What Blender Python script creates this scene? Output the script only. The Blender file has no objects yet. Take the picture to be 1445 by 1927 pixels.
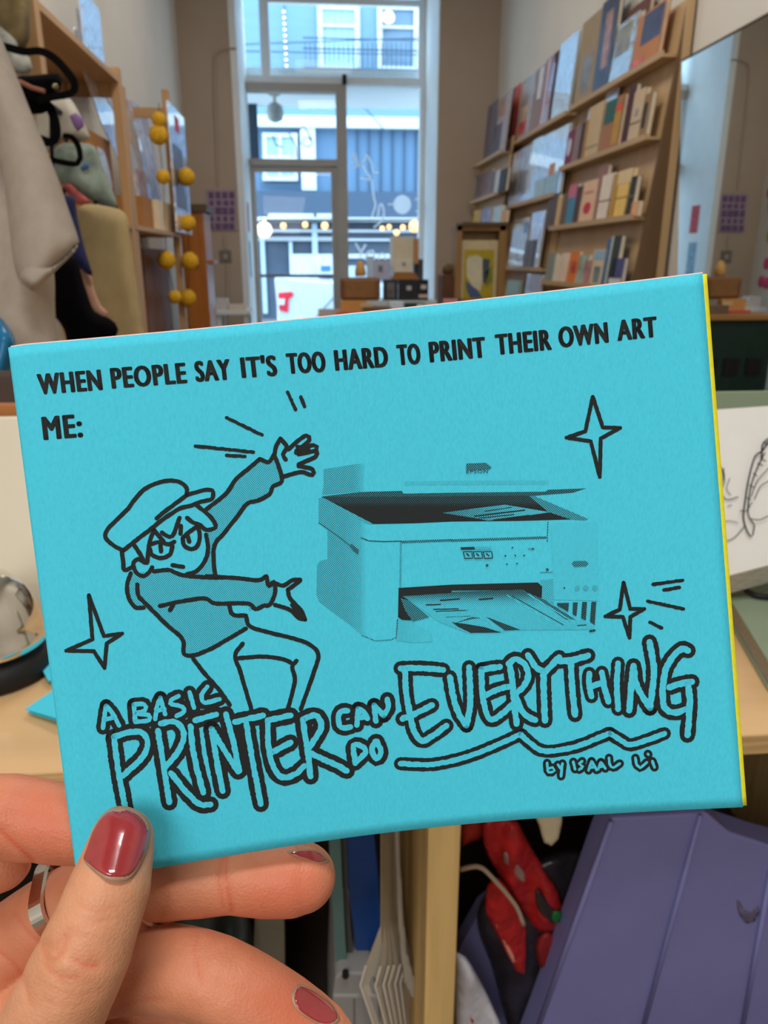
import bpy, bmesh, math, random
import numpy as np
from mathutils import Vector, Matrix, noise
from mathutils.bvhtree import BVHTree

S = bpy.context.scene
COL = S.collection
random.seed(7)
W0, H0, FPX = 1445.0, 1927.0, 1450.0

# ------------------------------------------------------------------ camera
CAM_Z = 1.25
PITCH, YAW = math.radians(18.0), math.radians(5.0)
cam_d = bpy.data.cameras.new('camera')
cam = bpy.data.objects.new('camera', cam_d)
COL.objects.link(cam)
cam.location = (0, 0, CAM_Z)
cam.rotation_euler = (math.pi / 2 - PITCH, 0, -YAW)
cam_d.sensor_fit = 'HORIZONTAL'
cam_d.sensor_width = 36.0
cam_d.lens = 36.0 * FPX / W0
cam_d.clip_start = 0.01
cam_d.clip_end = 200
cam_d.dof.use_dof = True
cam_d.dof.focus_distance = 0.157
cam_d.dof.aperture_fstop = 47.0
S.camera = cam

# ------------------------------------------------------------------ sky, lamps, exposure
S.view_settings.view_transform = 'Standard'
S.view_settings.look = 'None'
S.view_settings.gamma = 1.0
S.view_settings.use_curve_mapping = False
S.view_settings.exposure = 0.0
wd = bpy.data.worlds.new('overcast_sky')
S.world = wd
wd.use_nodes = True
bg = wd.node_tree.nodes['Background']
bg.inputs['Color'].default_value = (0.66, 0.86, 1.0, 1)
bg.inputs['Strength'].default_value = 4.8


def area_light(name, loc, target, size, power, color, size_y=None):
    d = bpy.data.lights.new(name, 'AREA')
    d.energy = power
    d.color = color
    d.size = size
    if size_y:
        d.shape = 'RECTANGLE'
        d.size_y = size_y
    o = bpy.data.objects.new(name, d)
    COL.objects.link(o)
    o.location = loc
    v = Vector(target) - Vector(loc)
    o.rotation_euler = v.to_track_quat('-Z', 'Y').to_euler()
    return o


area_light('ceiling_or_fill_light', (0.10, -0.22, 2.85), (0.0, 0.2, 1.15), 0.6, 15.5, (1.0, 0.97, 0.93), 0.3)
area_light('ceiling_or_fill_light', (-0.7, -1.4, 2.15), (0.0, 0.2, 1.1), 1.1, 23, (1.0, 0.97, 0.93), 0.8)  # added fill, low behind the camera, no known lamp; brightens the booklet
area_light('ceiling_or_fill_light', (0.2, 2.6, 3.5), (0.2, 2.6, 0), 0.7, 30, (1.0, 0.96, 0.90))
area_light('ceiling_or_fill_light', (0.2, 5.0, 3.5), (0.2, 5.0, 0), 0.7, 13, (1.0, 0.95, 0.88))

# ------------------------------------------------------------------ rays through pixels
_F = Vector((math.sin(YAW) * math.cos(PITCH), math.cos(YAW) * math.cos(PITCH), -math.sin(PITCH)))
_R = Vector((math.cos(YAW), -math.sin(YAW), 0))
_U = _R.cross(_F)
_C = Vector((0, 0, CAM_Z))


def ray(px, py):
    return _F + _R * ((px - W0 / 2) / FPX) - _U * ((py - H0 / 2) / FPX)


def CAMP(px, py, d):
    return _C + ray(px, py) * d


def PY(px, py, Y):
    r = ray(px, py)
    return _C + r * (Y / r.y)


def PX(px, py, X):
    r = ray(px, py)
    return _C + r * (X / r.x)


def PZ(px, py, Z):
    r = ray(px, py)
    return _C + r * ((Z - CAM_Z) / r.z)


PFN = [CAMP]


def proj(p):
    v = Vector(p) - _C
    d = v.dot(_F)
    return (W0 / 2 + FPX * v.dot(_R) / d, H0 / 2 - FPX * v.dot(_U) / d, d)


def YX(px, X, Z):
    """Distance at which the point (X, ?, Z) is seen in pixel column px."""
    lo, hi = .3, 30.0
    s = 1 if proj((X, lo, Z))[0] > proj((X, hi, Z))[0] else -1
    for _ in range(60):
        m = (lo + hi) / 2
        if (proj((X, m, Z))[0] - px) * s > 0:
            lo = m
        else:
            hi = m
    return (lo + hi) / 2


# ------------------------------------------------------------------ materials
def lin(c):
    out = []
    for v in c[:3]:
        v = v / 255.0
        out.append(v / 12.92 if v <= 0.04045 else ((v + 0.055) / 1.055) ** 2.4)
    return (*out, 1.0)


_mats = {}


def mat(name, c, rough=0.6, metal=0.0, var=0.08, scale=30.0, bump=0.0, bscale=None, spec=0.4, coat=0.0, stretch=None, emit=0.0, alpha=1.0, trans=0.0, sss=0.0, bdist=.004):
    if name in _mats:
        return _mats[name]
    m = bpy.data.materials.new(name)
    m.use_nodes = True
    nt = m.node_tree
    b = nt.nodes['Principled BSDF']
    b.inputs['Roughness'].default_value = rough
    b.inputs['Metallic'].default_value = metal
    b.inputs['Specular IOR Level'].default_value = spec
    b.inputs['Coat Weight'].default_value = coat
    b.inputs['Alpha'].default_value = alpha
    b.inputs['Transmission Weight'].default_value = trans
    base = lin(c)
    tc = nt.nodes.new('ShaderNodeTexCoord')
    mp = nt.nodes.new('ShaderNodeMapping')
    nt.links.new(tc.outputs['Object'], mp.inputs['Vector'])
    if stretch:
        mp.inputs['Scale'].default_value = stretch
    nz = nt.nodes.new('ShaderNodeTexNoise')
    nz.inputs['Scale'].default_value = scale
    nz.inputs['Detail'].default_value = 4
    nt.links.new(mp.outputs['Vector'], nz.inputs['Vector'])
    cr = nt.nodes.new('ShaderNodeValToRGB')
    cr.color_ramp.elements[0].position = 0.3
    cr.color_ramp.elements[1].position = 0.7
    cr.color_ramp.elements[0].color = (*[max(0, v * (1 - var)) for v in base[:3]], 1)
    cr.color_ramp.elements[1].color = (*[min(1, v * (1 + var)) for v in base[:3]], 1)
    nt.links.new(nz.outputs['Fac'], cr.inputs['Fac'])
    nt.links.new(cr.outputs['Color'], b.inputs['Base Color'])
    if emit:
        b.inputs['Emission Color'].default_value = base
        b.inputs['Emission Strength'].default_value = emit
    if sss:
        b.inputs['Subsurface Weight'].default_value = sss
        b.inputs['Subsurface Radius'].default_value = (1.0, 0.35, 0.2)
        b.inputs['Subsurface Scale'].default_value = 0.003
    if bump:
        bp = nt.nodes.new('ShaderNodeBump')
        bp.inputs['Strength'].default_value = bump
        bp.inputs['Distance'].default_value = bdist
        if bscale:
            n2 = nt.nodes.new('ShaderNodeTexNoise')
            n2.inputs['Scale'].default_value = bscale
            n2.inputs['Detail'].default_value = 3
            nt.links.new(mp.outputs['Vector'], n2.inputs['Vector'])
            nt.links.new(n2.outputs['Fac'], bp.inputs['Height'])
        else:
            nt.links.new(nz.outputs['Fac'], bp.inputs['Height'])
        nt.links.new(bp.outputs['Normal'], b.inputs['Normal'])
    _mats[name] = m
    return m


def wood(name, c, axis='z', rough=0.55, var=0.16, scale=14):
    st = {'x': (0.08, 1, 1), 'y': (1, 0.08, 1), 'z': (1, 1, 0.08)}[axis]
    return mat(name + '_' + axis, c, rough=rough, var=var, scale=scale, stretch=st, bump=0.08)


def glass_mat(name, tint=(0.93, 0.97, 1.0), gloss=0.06):
    if name in _mats:
        return _mats[name]
    m = bpy.data.materials.new(name)
    m.use_nodes = True
    nt = m.node_tree
    nt.nodes.remove(nt.nodes['Principled BSDF'])
    out = nt.nodes['Material Output']
    tr = nt.nodes.new('ShaderNodeBsdfTransparent')
    tr.inputs['Color'].default_value = (*tint, 1)
    gl = nt.nodes.new('ShaderNodeBsdfGlossy')
    gl.inputs['Roughness'].default_value = 0.02
    mx = nt.nodes.new('ShaderNodeMixShader')
    mx.inputs['Fac'].default_value = gloss
    nt.links.new(tr.outputs[0], mx.inputs[1])
    nt.links.new(gl.outputs[0], mx.inputs[2])
    nt.links.new(mx.outputs[0], out.inputs['Surface'])
    _mats[name] = m
    return m


# ------------------------------------------------------------------ objects
ORG = {}


def tag(o, label, cat, group=None, kind=None):
    if label:
        o['label'] = label
    if cat:
        o['category'] = cat
    if group:
        o['group'] = group
    if kind:
        o['kind'] = kind
    return o


def thing(name, loc, label, cat, group=None):
    o = bpy.data.objects.new(name, None)
    COL.objects.link(o)
    o.location = loc
    o.empty_display_size = 0.02
    ORG[o.name] = Vector(loc)
    return tag(o, label, cat, group)


class MB:
    def __init__(self):
        self.v, self.f = [], []

    def add(self, vs, fs):
        b = len(self.v)
        self.v += [Vector(p) for p in vs]
        self.f += [tuple(b + i for i in f) for f in fs]
        return self

    def hexa(self, p):  # 8 points: bottom ring 0-3, top ring 4-7
        return self.add(p, [(3, 2, 1, 0), (4, 5, 6, 7), (0, 1, 5, 4), (1, 2, 6, 5), (2, 3, 7, 6), (3, 0, 4, 7)])

    def box(self, x0, x1, y0, y1, z0, z1):
        return self.hexa([(x0, y0, z0), (x1, y0, z0), (x1, y1, z0), (x0, y1, z0), (x0, y0, z1), (x1, y0, z1), (x1, y1, z1), (x0, y1, z1)])

    def obox(self, c, size, mtx):
        sx, sy, sz = [s / 2 for s in size]
        ps = [Vector(q) for q in [(-sx, -sy, -sz), (sx, -sy, -sz), (sx, sy, -sz), (-sx, sy, -sz), (-sx, -sy, sz), (sx, -sy, sz), (sx, sy, sz), (-sx, sy, sz)]]
        return self.hexa([Vector(c) + mtx @ p for p in ps])

    def slab(self, quad, d):  # front quad (ccw seen from the front), pushed back by vector d
        q = [Vector(p) for p in quad]
        d = Vector(d)
        return self.add(q + [p + d for p in q], [(0, 1, 2, 3), (7, 6, 5, 4), (1, 0, 4, 5), (2, 1, 5, 6), (3, 2, 6, 7), (0, 3, 7, 4)])

    def prism(self, pts, d):
        n = len(pts)
        q = [Vector(p) for p in pts]
        d = Vector(d)
        fs = [tuple(range(n)), tuple(range(2 * n - 1, n - 1, -1))]
        fs += [((i + 1) % n, i, n + i, n + (i + 1) % n) for i in range(n)]
        return self.add(q + [p + d for p in q], fs)

    def tube(self, path, r, n=10, caps=True):
        path = [Vector(p) for p in path]
        rs = r if isinstance(r, (list, tuple)) else [r] * len(path)
        vs, fs = [], []
        up = None
        for i, p in enumerate(path):
            t = (path[min(i + 1, len(path) - 1)] - path[max(i - 1, 0)]).normalized()
            if up is None:
                up = t.orthogonal().normalized()
            up = (up - t * up.dot(t)).normalized()
            s = t.cross(up)
            for k in range(n):
                a = 2 * math.pi * k / n
                vs.append(p + (up * math.cos(a) + s * math.sin(a)) * rs[i])
        for i in range(len(path) - 1):
            for k in range(n):
                fs.append((i * n + k, i * n + (k + 1) % n, (i + 1) * n + (k + 1) % n, (i + 1) * n + k))
        if caps:
            fs.append(tuple(range(n - 1, -1, -1)))
            fs.append(tuple((len(path) - 1) * n + k for k in range(n)))
        return self.add(vs, fs)

    def lathe(self, c, prof, n=24, axis=None):  # prof: (radius, height)
        c = Vector(c)
        M = Matrix.Identity(3) if axis is None else Vector((0, 0, 1)).rotation_difference(Vector(axis)).to_matrix()
        vs, fs = [], []
        for (r, h) in prof:
            for k in range(n):
                a = 2 * math.pi * k / n
                vs.append(c + M @ Vector((r * math.cos(a), r * math.sin(a), h)))
        for i in range(len(prof) - 1):
            for k in range(n):
                fs.append((i * n + k, i * n + (k + 1) % n, (i + 1) * n + (k + 1) % n, (i + 1) * n + k))
        fs.append(tuple(range(n - 1, -1, -1)))
        fs.append(tuple((len(prof) - 1) * n + k for k in range(n)))
        return self.add(vs, fs)

    def ball(self, c, r, n=14, m=9, sq=(1, 1, 1)):
        c = Vector(c)
        vs, fs = [c + Vector((0, 0, r * sq[2]))], []
        for i in range(1, m):
            t = math.pi * i / m
            for k in range(n):
                a = 2 * math.pi * k / n
                vs.append(c + Vector((r * sq[0] * math.sin(t) * math.cos(a), r * sq[1] * math.sin(t) * math.sin(a), r * sq[2] * math.cos(t))))
        vs.append(c - Vector((0, 0, r * sq[2])))
        L = len(vs) - 1
        for k in range(n):
            fs.append((0, 1 + k, 1 + (k + 1) % n))
            fs.append((L, L - n + (k + 1) % n, L - n + k))
        for i in range(m - 2):
            for k in range(n):
                a = 1 + i * n
                fs.append((a + k, a + n + k, a + n + (k + 1) % n, a + (k + 1) % n))
        return self.add(vs, fs)

    def build(self, name, m, parent=None, label=None, cat=None, group=None, kind=None, smooth=False, bevel=0.0, origin=None):
        return obj(name, self.v, self.f, m, parent, label, cat, group, kind, smooth, bevel, origin)


def obj(name, vs, fs, m, parent=None, label=None, cat=None, group=None, kind=None, smooth=False, bevel=0.0, origin=None):
    me = bpy.data.meshes.new(name)
    if parent is not None:
        org = ORG[parent.name]
    elif origin is not None:
        org = Vector(origin)
    else:
        n = len(vs)
        org = Vector((sum(p[0] for p in vs) / n, sum(p[1] for p in vs) / n, min(p[2] for p in vs)))
    me.from_pydata([tuple(Vector(p) - org) for p in vs], [], fs)
    me.update()
    bm = bmesh.new()
    bm.from_mesh(me)
    bmesh.ops.recalc_face_normals(bm, faces=bm.faces)
    if bevel:
        bmesh.ops.bevel(bm, geom=list(bm.edges), offset=bevel, segments=2, affect='EDGES', clamp_overlap=True, profile=0.5)
    bm.to_mesh(me)
    bm.free()
    if smooth:
        me.polygons.foreach_set('use_smooth', [True] * len(me.polygons))
    if m is not None:
        me.materials.append(m)
    o = bpy.data.objects.new(name, me)
    COL.objects.link(o)
    if parent is not None:
        o.parent = parent
        ORG[o.name] = ORG[parent.name]
    else:
        o.location = org
        ORG[o.name] = org
    return tag(o, label, cat, group, kind)


def struct(name, mb, m, **k):
    return mb.build(name, m, kind='structure', **k)


def rectpx(x0, y0, x1, y1, Y):
    a, b = PY(x0, y0, Y), PY(x1, y1, Y)
    c, d = PY(x0, y1, Y), PY(x1, y0, Y)
    return (a.x + c.x) / 2, (b.x + d.x) / 2, (b.z + c.z) / 2, (a.z + d.z) / 2  # X0 X1 Z0 Z1


def pbox(x0, y0, x1, y1, Y, th, mb=None):
    X0, X1, Z0, Z1 = rectpx(x0, y0, x1, y1, Y)
    return (mb or MB()).box(X0, X1, Y, Y + th, Z0, Z1)


def crom(pts, closed=False, step=4.0):
    """Catmull-Rom through 2-D or 3-D points, resampled."""
    P = [np.array(p, float) for p in pts]
    n = len(P)
    if n < 3 and not closed:
        closed = False
    out = []
    segs = n if closed else n - 1
    for i in range(segs):
        p1, p2 = P[i % n], P[(i + 1) % n]
        p0 = P[(i - 1) % n] if (closed or i > 0) else p1 * 2 - p2
        p3 = P[(i + 2) % n] if (closed or i + 2 < n) else p2 * 2 - p1
        k = max(1, int(np.linalg.norm(p2 - p1) / step))
        for j in range(k):
            t = j / k
            out.append(0.5 * ((2 * p1) + (-p0 + p2) * t + (2 * p0 - 5 * p1 + 4 * p2 - p3) * t * t + (-p0 + 3 * p1 - 3 * p2 + p3) * t ** 3))
    if not closed:
        out.append(P[-1])
    return out


def lres(pts, closed=False, step=4.0):
    P = [np.array(p, float) for p in pts]
    if closed:
        P = P + [P[0]]
    out = []
    for a, b in zip(P[:-1], P[1:]):
        k = max(1, int(np.linalg.norm(b - a) / step))
        out += [a + (b - a) * j / k for j in range(k)]
    if not closed:
        out.append(P[-1])
    return out


def clip_cells(poly, step):
    """Cut a simple polygon into grid cells; returns 2-D verts and faces (verts merged)."""
    xs, ys = [p[0] for p in poly], [p[1] for p in poly]
    vid, V, Fs = {}, [], []

    def half(P, ax, val, keep_gt):
        out = []
        for i in range(len(P)):
            a, b = P[i], P[(i + 1) % len(P)]
            ia = (a[ax] >= val) if keep_gt else (a[ax] <= val)
            ib = (b[ax] >= val) if keep_gt else (b[ax] <= val)
            if ia:
                out.append(a)
            if ia != ib:
                t = (val - a[ax]) / (b[ax] - a[ax])
                out.append((a[0] + (b[0] - a[0]) * t, a[1] + (b[1] - a[1]) * t))
        return out

    gx0, gx1 = math.floor(min(xs) / step), math.ceil(max(xs) / step)
    gy0, gy1 = math.floor(min(ys) / step), math.ceil(max(ys) / step)
    P0 = [(float(p[0]), float(p[1])) for p in poly]
    for gx in range(gx0, gx1):
        c1 = half(half(P0, 0, gx * step, True), 0, (gx + 1) * step, False)
        if len(c1) < 3:
            continue
        for gy in range(gy0, gy1):
            c2 = half(half(c1, 1, gy * step, True), 1, (gy + 1) * step, False)
            ids = []
            for p in c2:
                k = (round(p[0], 2), round(p[1], 2))
                if k not in vid:
                    vid[k] = len(V)
                    V.append(k)
                if not ids or (ids[-1] != vid[k]):
                    ids.append(vid[k])
            if len(ids) > 2 and ids[0] == ids[-1]:
                ids.pop()
            if len(set(ids)) < 3 or len(set(ids)) != len(ids):
                seen, q = set(), []
                for i in ids:
                    if i not in seen:
                        q.append(i)
                        seen.add(i)
                ids = q
            if len(ids) >= 3:
                A = sum(V[ids[i]][0] * V[ids[(i + 1) % len(ids)]][1] - V[ids[(i + 1) % len(ids)]][0] * V[ids[i]][1] for i in range(len(ids)))
                if abs(A) > 0.02:
                    Fs.append(tuple(ids))
    return V, Fs


def edge_dist(V, poly):
    P = np.array(V, float)
    Q = np.array(poly, float)
    D = np.full(len(P), 1e9)
    for i in range(len(Q)):
        a, b = Q[i], Q[(i + 1) % len(Q)]
        ab = b - a
        t = np.clip(((P - a) @ ab) / max(ab @ ab, 1e-9), 0, 1)
        D = np.minimum(D, np.linalg.norm(P - (a + t[:, None] * ab), axis=1))
    return D


def puffy(name, outline, depth, th, m, parent=None, label=None, cat=None, group=None, step=None, soft=25.0, fold=0.0, fdir=(1, 0.2), fper=40.0, slope=(0, 0), smooth=True, curve=True):
    """A soft solid (cloth, bag, packet): an outline seen along the view at `depth`, real thickness `th`,
    rounded towards its edge on both sides, with folds running across it."""
    out = [tuple(p) for p in (crom(outline, True, 12.0) if curve else lres(outline, True, 12.0))]
    xs, ys = [p[0] for p in out], [p[1] for p in out]
    st = step or max(6.0, (max(xs) - min(xs)) / 26)
    V, Fs = clip_cells(out, st)
    D = edge_dist(V, out)
    cx, cy = sum(xs) / len(xs), sum(ys) / len(ys)
    n = len(V)
    front, back = [], []
    for (x, y), d in zip(V, D):
        e = math.sqrt(max(0.0, 1 - (1 - min(d / soft, 1.0)) ** 2))
        z0 = depth * (1 + slope[0] * (x - cx) / 1000 + slope[1] * (y - cy) / 1000)
        fo = 0.0
        if fold:
            q = (x * fdir[0] + y * fdir[1]) / fper
            fo = fold * e * (math.sin(q + 1.7 * noise.noise((x / 130, y / 190, depth * 9))) + 0.9 * noise.noise((x / 45, y / 70, 3.1 + depth)))
        front.append(PFN[0](x, y, z0 - th * 0.5 * e + fo))
        back.append(PFN[0](x, y, z0 + th * 0.5 * e + fo * 0.4))
    idx = {}
    VV = list(front)
    bi = []
    for i in range(n):
        if D[i] < 0.02:
            bi.append(i)
        else:
            bi.append(len(VV))
            VV.append(back[i])
    FF = [f for f in Fs] + [tuple(reversed([bi[i] for i in f])) for f in Fs]
    FF = [f for k, f in enumerate(FF) if not (k >= len(Fs) and all(D[i] < 0.02 for i in Fs[k - len(Fs)]))]
    return obj(name, VV, FF, m, parent, label, cat, group, None, smooth)

# ================================================================== THE ZINE
ZC = [(10, 652, .1535), (1322, 514, .1535), (1398, 1519, .1597), (141, 1662, .1597)]
ZP = [np.array(CAMP(*c)) for c in ZC]
NF = np.array(_F)
NR = np.array(_R)
NU = np.array(_U)
NC = np.array(_C)


def zsurf(s, t, extra=0.0):
    s = np.asarray(s, float)[..., None]
    t = np.asarray(t, float)[..., None]
    p = ZP[0] * (1 - s) * (1 - t) + ZP[1] * s * (1 - t) + ZP[2] * s * t + ZP[3] * (1 - s) * t
    bow = (0.003 + 0.0045 * np.clip(t, 0, 1)) * np.sin(math.pi * np.clip(s, 0, 1)) + 0.0011 * np.clip(1 - s / 0.035, 0, 2) ** 2
    return p + NF * (bow + extra)


def zpix_st(pts):
    P = np.asarray(pts, float)
    s = (P[:, 0] - 70) / 1290
    t = (P[:, 1] - 590) / 1010

    def pr(s, t):
        v = zsurf(s, t) - NC
        d = v @ NF
        return np.stack([W0 / 2 + FPX * (v @ NR) / d, H0 / 2 - FPX * (v @ NU) / d], 1)
    for _ in range(6):
        e = P - pr(s, t)
        h = 1e-4
        js = (pr(s + h, t) - pr(s - h, t)) / (2 * h)
        jt = (pr(s, t + h) - pr(s, t - h)) / (2 * h)
        det = js[:, 0] * jt[:, 1] - js[:, 1] * jt[:, 0]
        s = s + (e[:, 0] * jt[:, 1] - e[:, 1] * jt[:, 0]) / det
        t = t + (js[:, 0] * e[:, 1] - js[:, 1] * e[:, 0]) / det
    return s, t


def zpix(pts, off):
    s, t = zpix_st(pts)
    p = zsurf(s, t)
    d = NC - p
    d /= np.linalg.norm(d, axis=1)[:, None]
    return p + d * off, s, t


PAPER = (73, 202, 229)


def paper_nodes(m, ink_fac=None):
    nt = m.node_tree
    b = nt.nodes['Principled BSDF']
    b.inputs['Roughness'].default_value = 0.75
    b.inputs['Specular IOR Level'].default_value = 0.2
    tc = nt.nodes.new('ShaderNodeTexCoord')
    n1 = nt.nodes.new('ShaderNodeTexNoise')
    n1.inputs['Scale'].default_value = 1800
    n1.inputs['Detail'].default_value = 5
    mp = nt.nodes.new('ShaderNodeMapping')
    mp.inputs['Scale'].default_value = (1, 1, .45)
    mp.inputs['Rotation'].default_value = (0, .6, 0)
    nt.links.new(tc.outputs['Object'], mp.inputs['Vector'])
    nt.links.new(mp.outputs['Vector'], n1.inputs['Vector'])
    cr = nt.nodes.new('ShaderNodeValToRGB')
    base = lin(PAPER)
    cr.color_ramp.elements[0].position = .3
    cr.color_ramp.elements[1].position = .7
    cr.color_ramp.elements[0].color = (*[v * .95 for v in base[:3]], 1)
    cr.color_ramp.elements[1].color = (*[min(1, v * 1.05) for v in base[:3]], 1)
    nt.links.new(n1.outputs['Fac'], cr.inputs['Fac'])
    bp = nt.nodes.new('ShaderNodeBump')
    bp.inputs['Strength'].default_value = .25
    bp.inputs['Distance'].default_value = .0003
    nt.links.new(n1.outputs['Fac'], bp.inputs['Height'])
    nt.links.new(bp.outputs['Normal'], b.inputs['Normal'])
    if ink_fac is None:
        nt.links.new(cr.outputs['Color'], b.inputs['Base Color'])
    else:
        mx = nt.nodes.new('ShaderNodeMix')
        mx.data_type = 'RGBA'
        nt.links.new(ink_fac(nt), mx.inputs['Factor'])
        nt.links.new(cr.outputs['Color'], mx.inputs['A'])
        mx.inputs['B'].default_value = lin((34, 37, 38))
        nt.links.new(mx.outputs['Result'], b.inputs['Base Color'])


def halftone_fac(nt):
    uv = nt.nodes.new('ShaderNodeUVMap')
    sx = nt.nodes.new('ShaderNodeSeparateXYZ')
    nt.links.new(uv.outputs['UV'], sx.inputs[0])

    def mth(op, a, b=None):
        n = nt.nodes.new('ShaderNodeMath')
        n.operation = op
        for i, v in enumerate((a, b)):
            if v is None:
                continue
            if isinstance(v, (int, float)):
                n.inputs[i].default_value = v
            else:
                nt.links.new(v, n.inputs[i])
        return n.outputs[0]
    fr = 2 * math.pi / 3.1
    u, v = sx.outputs[0], sx.outputs[1]
    a = mth('SINE', mth('MULTIPLY', mth('ADD', u, v), fr * .7071))
    b = mth('SINE', mth('MULTIPLY', mth('SUBTRACT', u, v), fr * .7071))
    w = mth('ADD', mth('MULTIPLY', mth('ADD', a, b), .22), .5)
    at = nt.nodes.new('ShaderNodeAttribute')
    at.attribute_name = 'tone'
    d = mth('SUBTRACT', at.outputs['Fac'], w)
    n = nt.nodes.new('ShaderNodeMath')
    n.operation = 'MULTIPLY_ADD'
    n.use_clamp = True
    nt.links.new(d, n.inputs[0])
    n.inputs[1].default_value = 5.0
    n.inputs[2].default_value = .5
    return n.outputs[0]


m_paper = bpy.data.materials.new('cyan_paper')
m_paper.use_nodes = True
paper_nodes(m_paper)
m_half = bpy.data.materials.new('halftone_print')
m_half.use_nodes = True
paper_nodes(m_half, halftone_fac)
m_ink = mat('black_toner', (33, 36, 37), rough=.7, var=.15, scale=3000, spec=.2)
m_yel = mat('yellow_paper', (238, 226, 40), rough=.8, var=.05, scale=900)
m_pink = mat('pink_paper', (240, 196, 190), rough=.8, var=.05, scale=900)

zine = thing('zine', tuple(zsurf(.5, .5)), 'bright cyan stapled paper booklet held up, cover printed with a cartoon person and a printer', 'booklet')


def zsheet(name, m, s0, s1, ext_t0, ext_t1, off, thick, mo=None, spine=True):
    sv = sorted(set([s0] + [x for x in np.concatenate([np.linspace(0, .06, 15), np.linspace(.06, 1, 70)]) if s0 < x < s1] + [s1]))
    tv = np.linspace(ext_t0, ext_t1, 48)
    SS, TT = np.meshgrid(sv, tv)
    A = zsurf(SS.ravel(), TT.ravel(), off)
    B = zsurf(SS.ravel(), TT.ravel(), off + thick)
    n, k = len(sv), len(tv)
    fs = []
    for j in range(k - 1):
        for i in range(n - 1):
            q = (j * n + i, j * n + i + 1, (j + 1) * n + i + 1, (j + 1) * n + i)
            fs.append(q)
            fs.append(tuple(x + n * k for x in reversed(q)))
    rim = [i for i in range(n)] + [j * n + n - 1 for j in range(1, k)] + [(k - 1) * n + i for i in range(n - 2, -1, -1)] + [j * n for j in range(k - 2, 0, -1)]
    for a, b in zip(rim, rim[1:] + rim[:1]):
        fs.append((b, a, a + n * k, b + n * k))
    return obj(name, list(A) + list(B), fs, m, zine, smooth=True)


zsheet('front_cover', m_paper, 0, 1, 0, 1, 0, .00012)
zsheet('page', m_pink, .004, 1.0005, -.0022, .999, .00016, .0001)['label'] = 'pale pink inner page'
zsheet('page', m_yel, .004, 1.0068, .001, .9985, .00030, .0001)['label'] = 'yellow inner page'
zsheet('page', m_yel, .004, 1.0055, .001, .9985, .00044, .0001)['label'] = 'yellow inner page'
zsheet('page', m_pink, .004, .998, -.0012, .999, .00058, .0001)['label'] = 'pale pink inner page'
zsheet('back_cover', m_paper, -.0005, .999, 0, 1.0, .00072, .00012)


class Ink:
    stack = False
    """Flat print on the cover: outlines in photo pixels are laid on the sheet."""

    def __init__(self):
        self.p, self.f, self.tone, self.lift = [], [], [], []
        self.k = 0

    def seal(self):
        self.lift += [self.k * 2.5e-6] * (len(self.p) - len(self.lift))
        self.k += 1
        return self

    def poly(self, pts, tone=1.0):
        b = len(self.p)
        self.p += [tuple(q) for q in pts]
        self.f.append(tuple(range(b, b + len(pts))))
        self.tone += [tone] * len(pts)

    def disc(self, c, r, n=12, tone=1.0):
        self.poly([(c[0] + r * math.cos(2 * math.pi * i / n), c[1] + r * math.sin(2 * math.pi * i / n)) for i in range(n)], tone)

    def stroke(self, pts, w, smooth=True, closed=False, jit=.1, step=4.0, tone=1.0):
        q = crom(pts, closed, step) if smooth else lres(pts, closed, step)
        n = len(q)
        L, R = [], []
        for i in range(n):
            a = q[(i - 1) % n] if (closed or i > 0) else q[i]
            b = q[(i + 1) % n] if (closed or i < n - 1) else q[i]
            t = b - a
            l = np.linalg.norm(t)
            t = t / l if l > 1e-6 else np.array([1.0, 0])
            nr = np.array([-t[1], t[0]])
            j1 = 1 + random.uniform(-jit, jit)
            j2 = 1 + random.uniform(-jit, jit)
            L.append(q[i] + nr * w / 2 * j1)
            R.append(q[i] - nr * w / 2 * j2)
        b0 = len(self.p)
        for l, r in zip(L, R):
            self.p += [tuple(l), tuple(r)]
            self.tone += [tone, tone]
        for i in range(n if closed else n - 1):
            k = (i + 1) % n
            self.f.append((b0 + 2 * i, b0 + 2 * i + 1, b0 + 2 * k + 1, b0 + 2 * k))
        for c in (pts if not smooth else ([] if closed else [pts[0], pts[-1]])):
            self.disc(c, w / 2 * .98, tone=tone)
        return self.seal() if self.stack else self

    def fill(self, poly, tone, step=9.0):
        V, Fs = clip_cells(poly, step)
        b = len(self.p)
        self.p += V
        self.tone += [tone(x, y) if callable(tone) else tone for (x, y) in V]
        self.f += [tuple(b + i for i in f) for f in Fs]
        return self.seal() if self.stack else self

    def build(self, name, m, off, parent, half=False, label=None):
        self.seal()
        pos, s, t = zpix(self.p, off + np.array(self.lift)[:, None])
        o = obj(name, [tuple(p) for p in pos], self.f, m, parent, label=label)
        if half:
            me = o.data
            at = me.attributes.new('tone', 'FLOAT', 'POINT')
            at.data.foreach_set('value', np.array(self.tone, np.float32))
            uv = me.uv_layers.new(name='UVMap')
            vi = np.empty(len(me.loops), np.int32)
            me.loops.foreach_get('vertex_index', vi)
            st = np.stack([s * 1293, t * 1000], 1)[vi]
            uv.data.foreach_set('uv', st.astype(np.float32).ravel())
        return o


def C(ox, oy, k):
    return lambda *a: [(ox + k * x, oy + k * y) for x, y in a]


c4 = C(180, 1280, .3045)
c5 = C(600, 1280, .2768)
c6 = C(80, 780, .4049)
c7 = C(180, 860, .16609)
cE = C(730, 1220, .2076)
cG = C(1010, 1180, .22145)
k5 = C(560, 680, .4706)
k7 = C(600, 1060, .5848)
p5 = C(590, 850, .2076)
p6 = C(850, 850, .2076)
O1, O2, O3 = .00003, .00007, .00011

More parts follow.
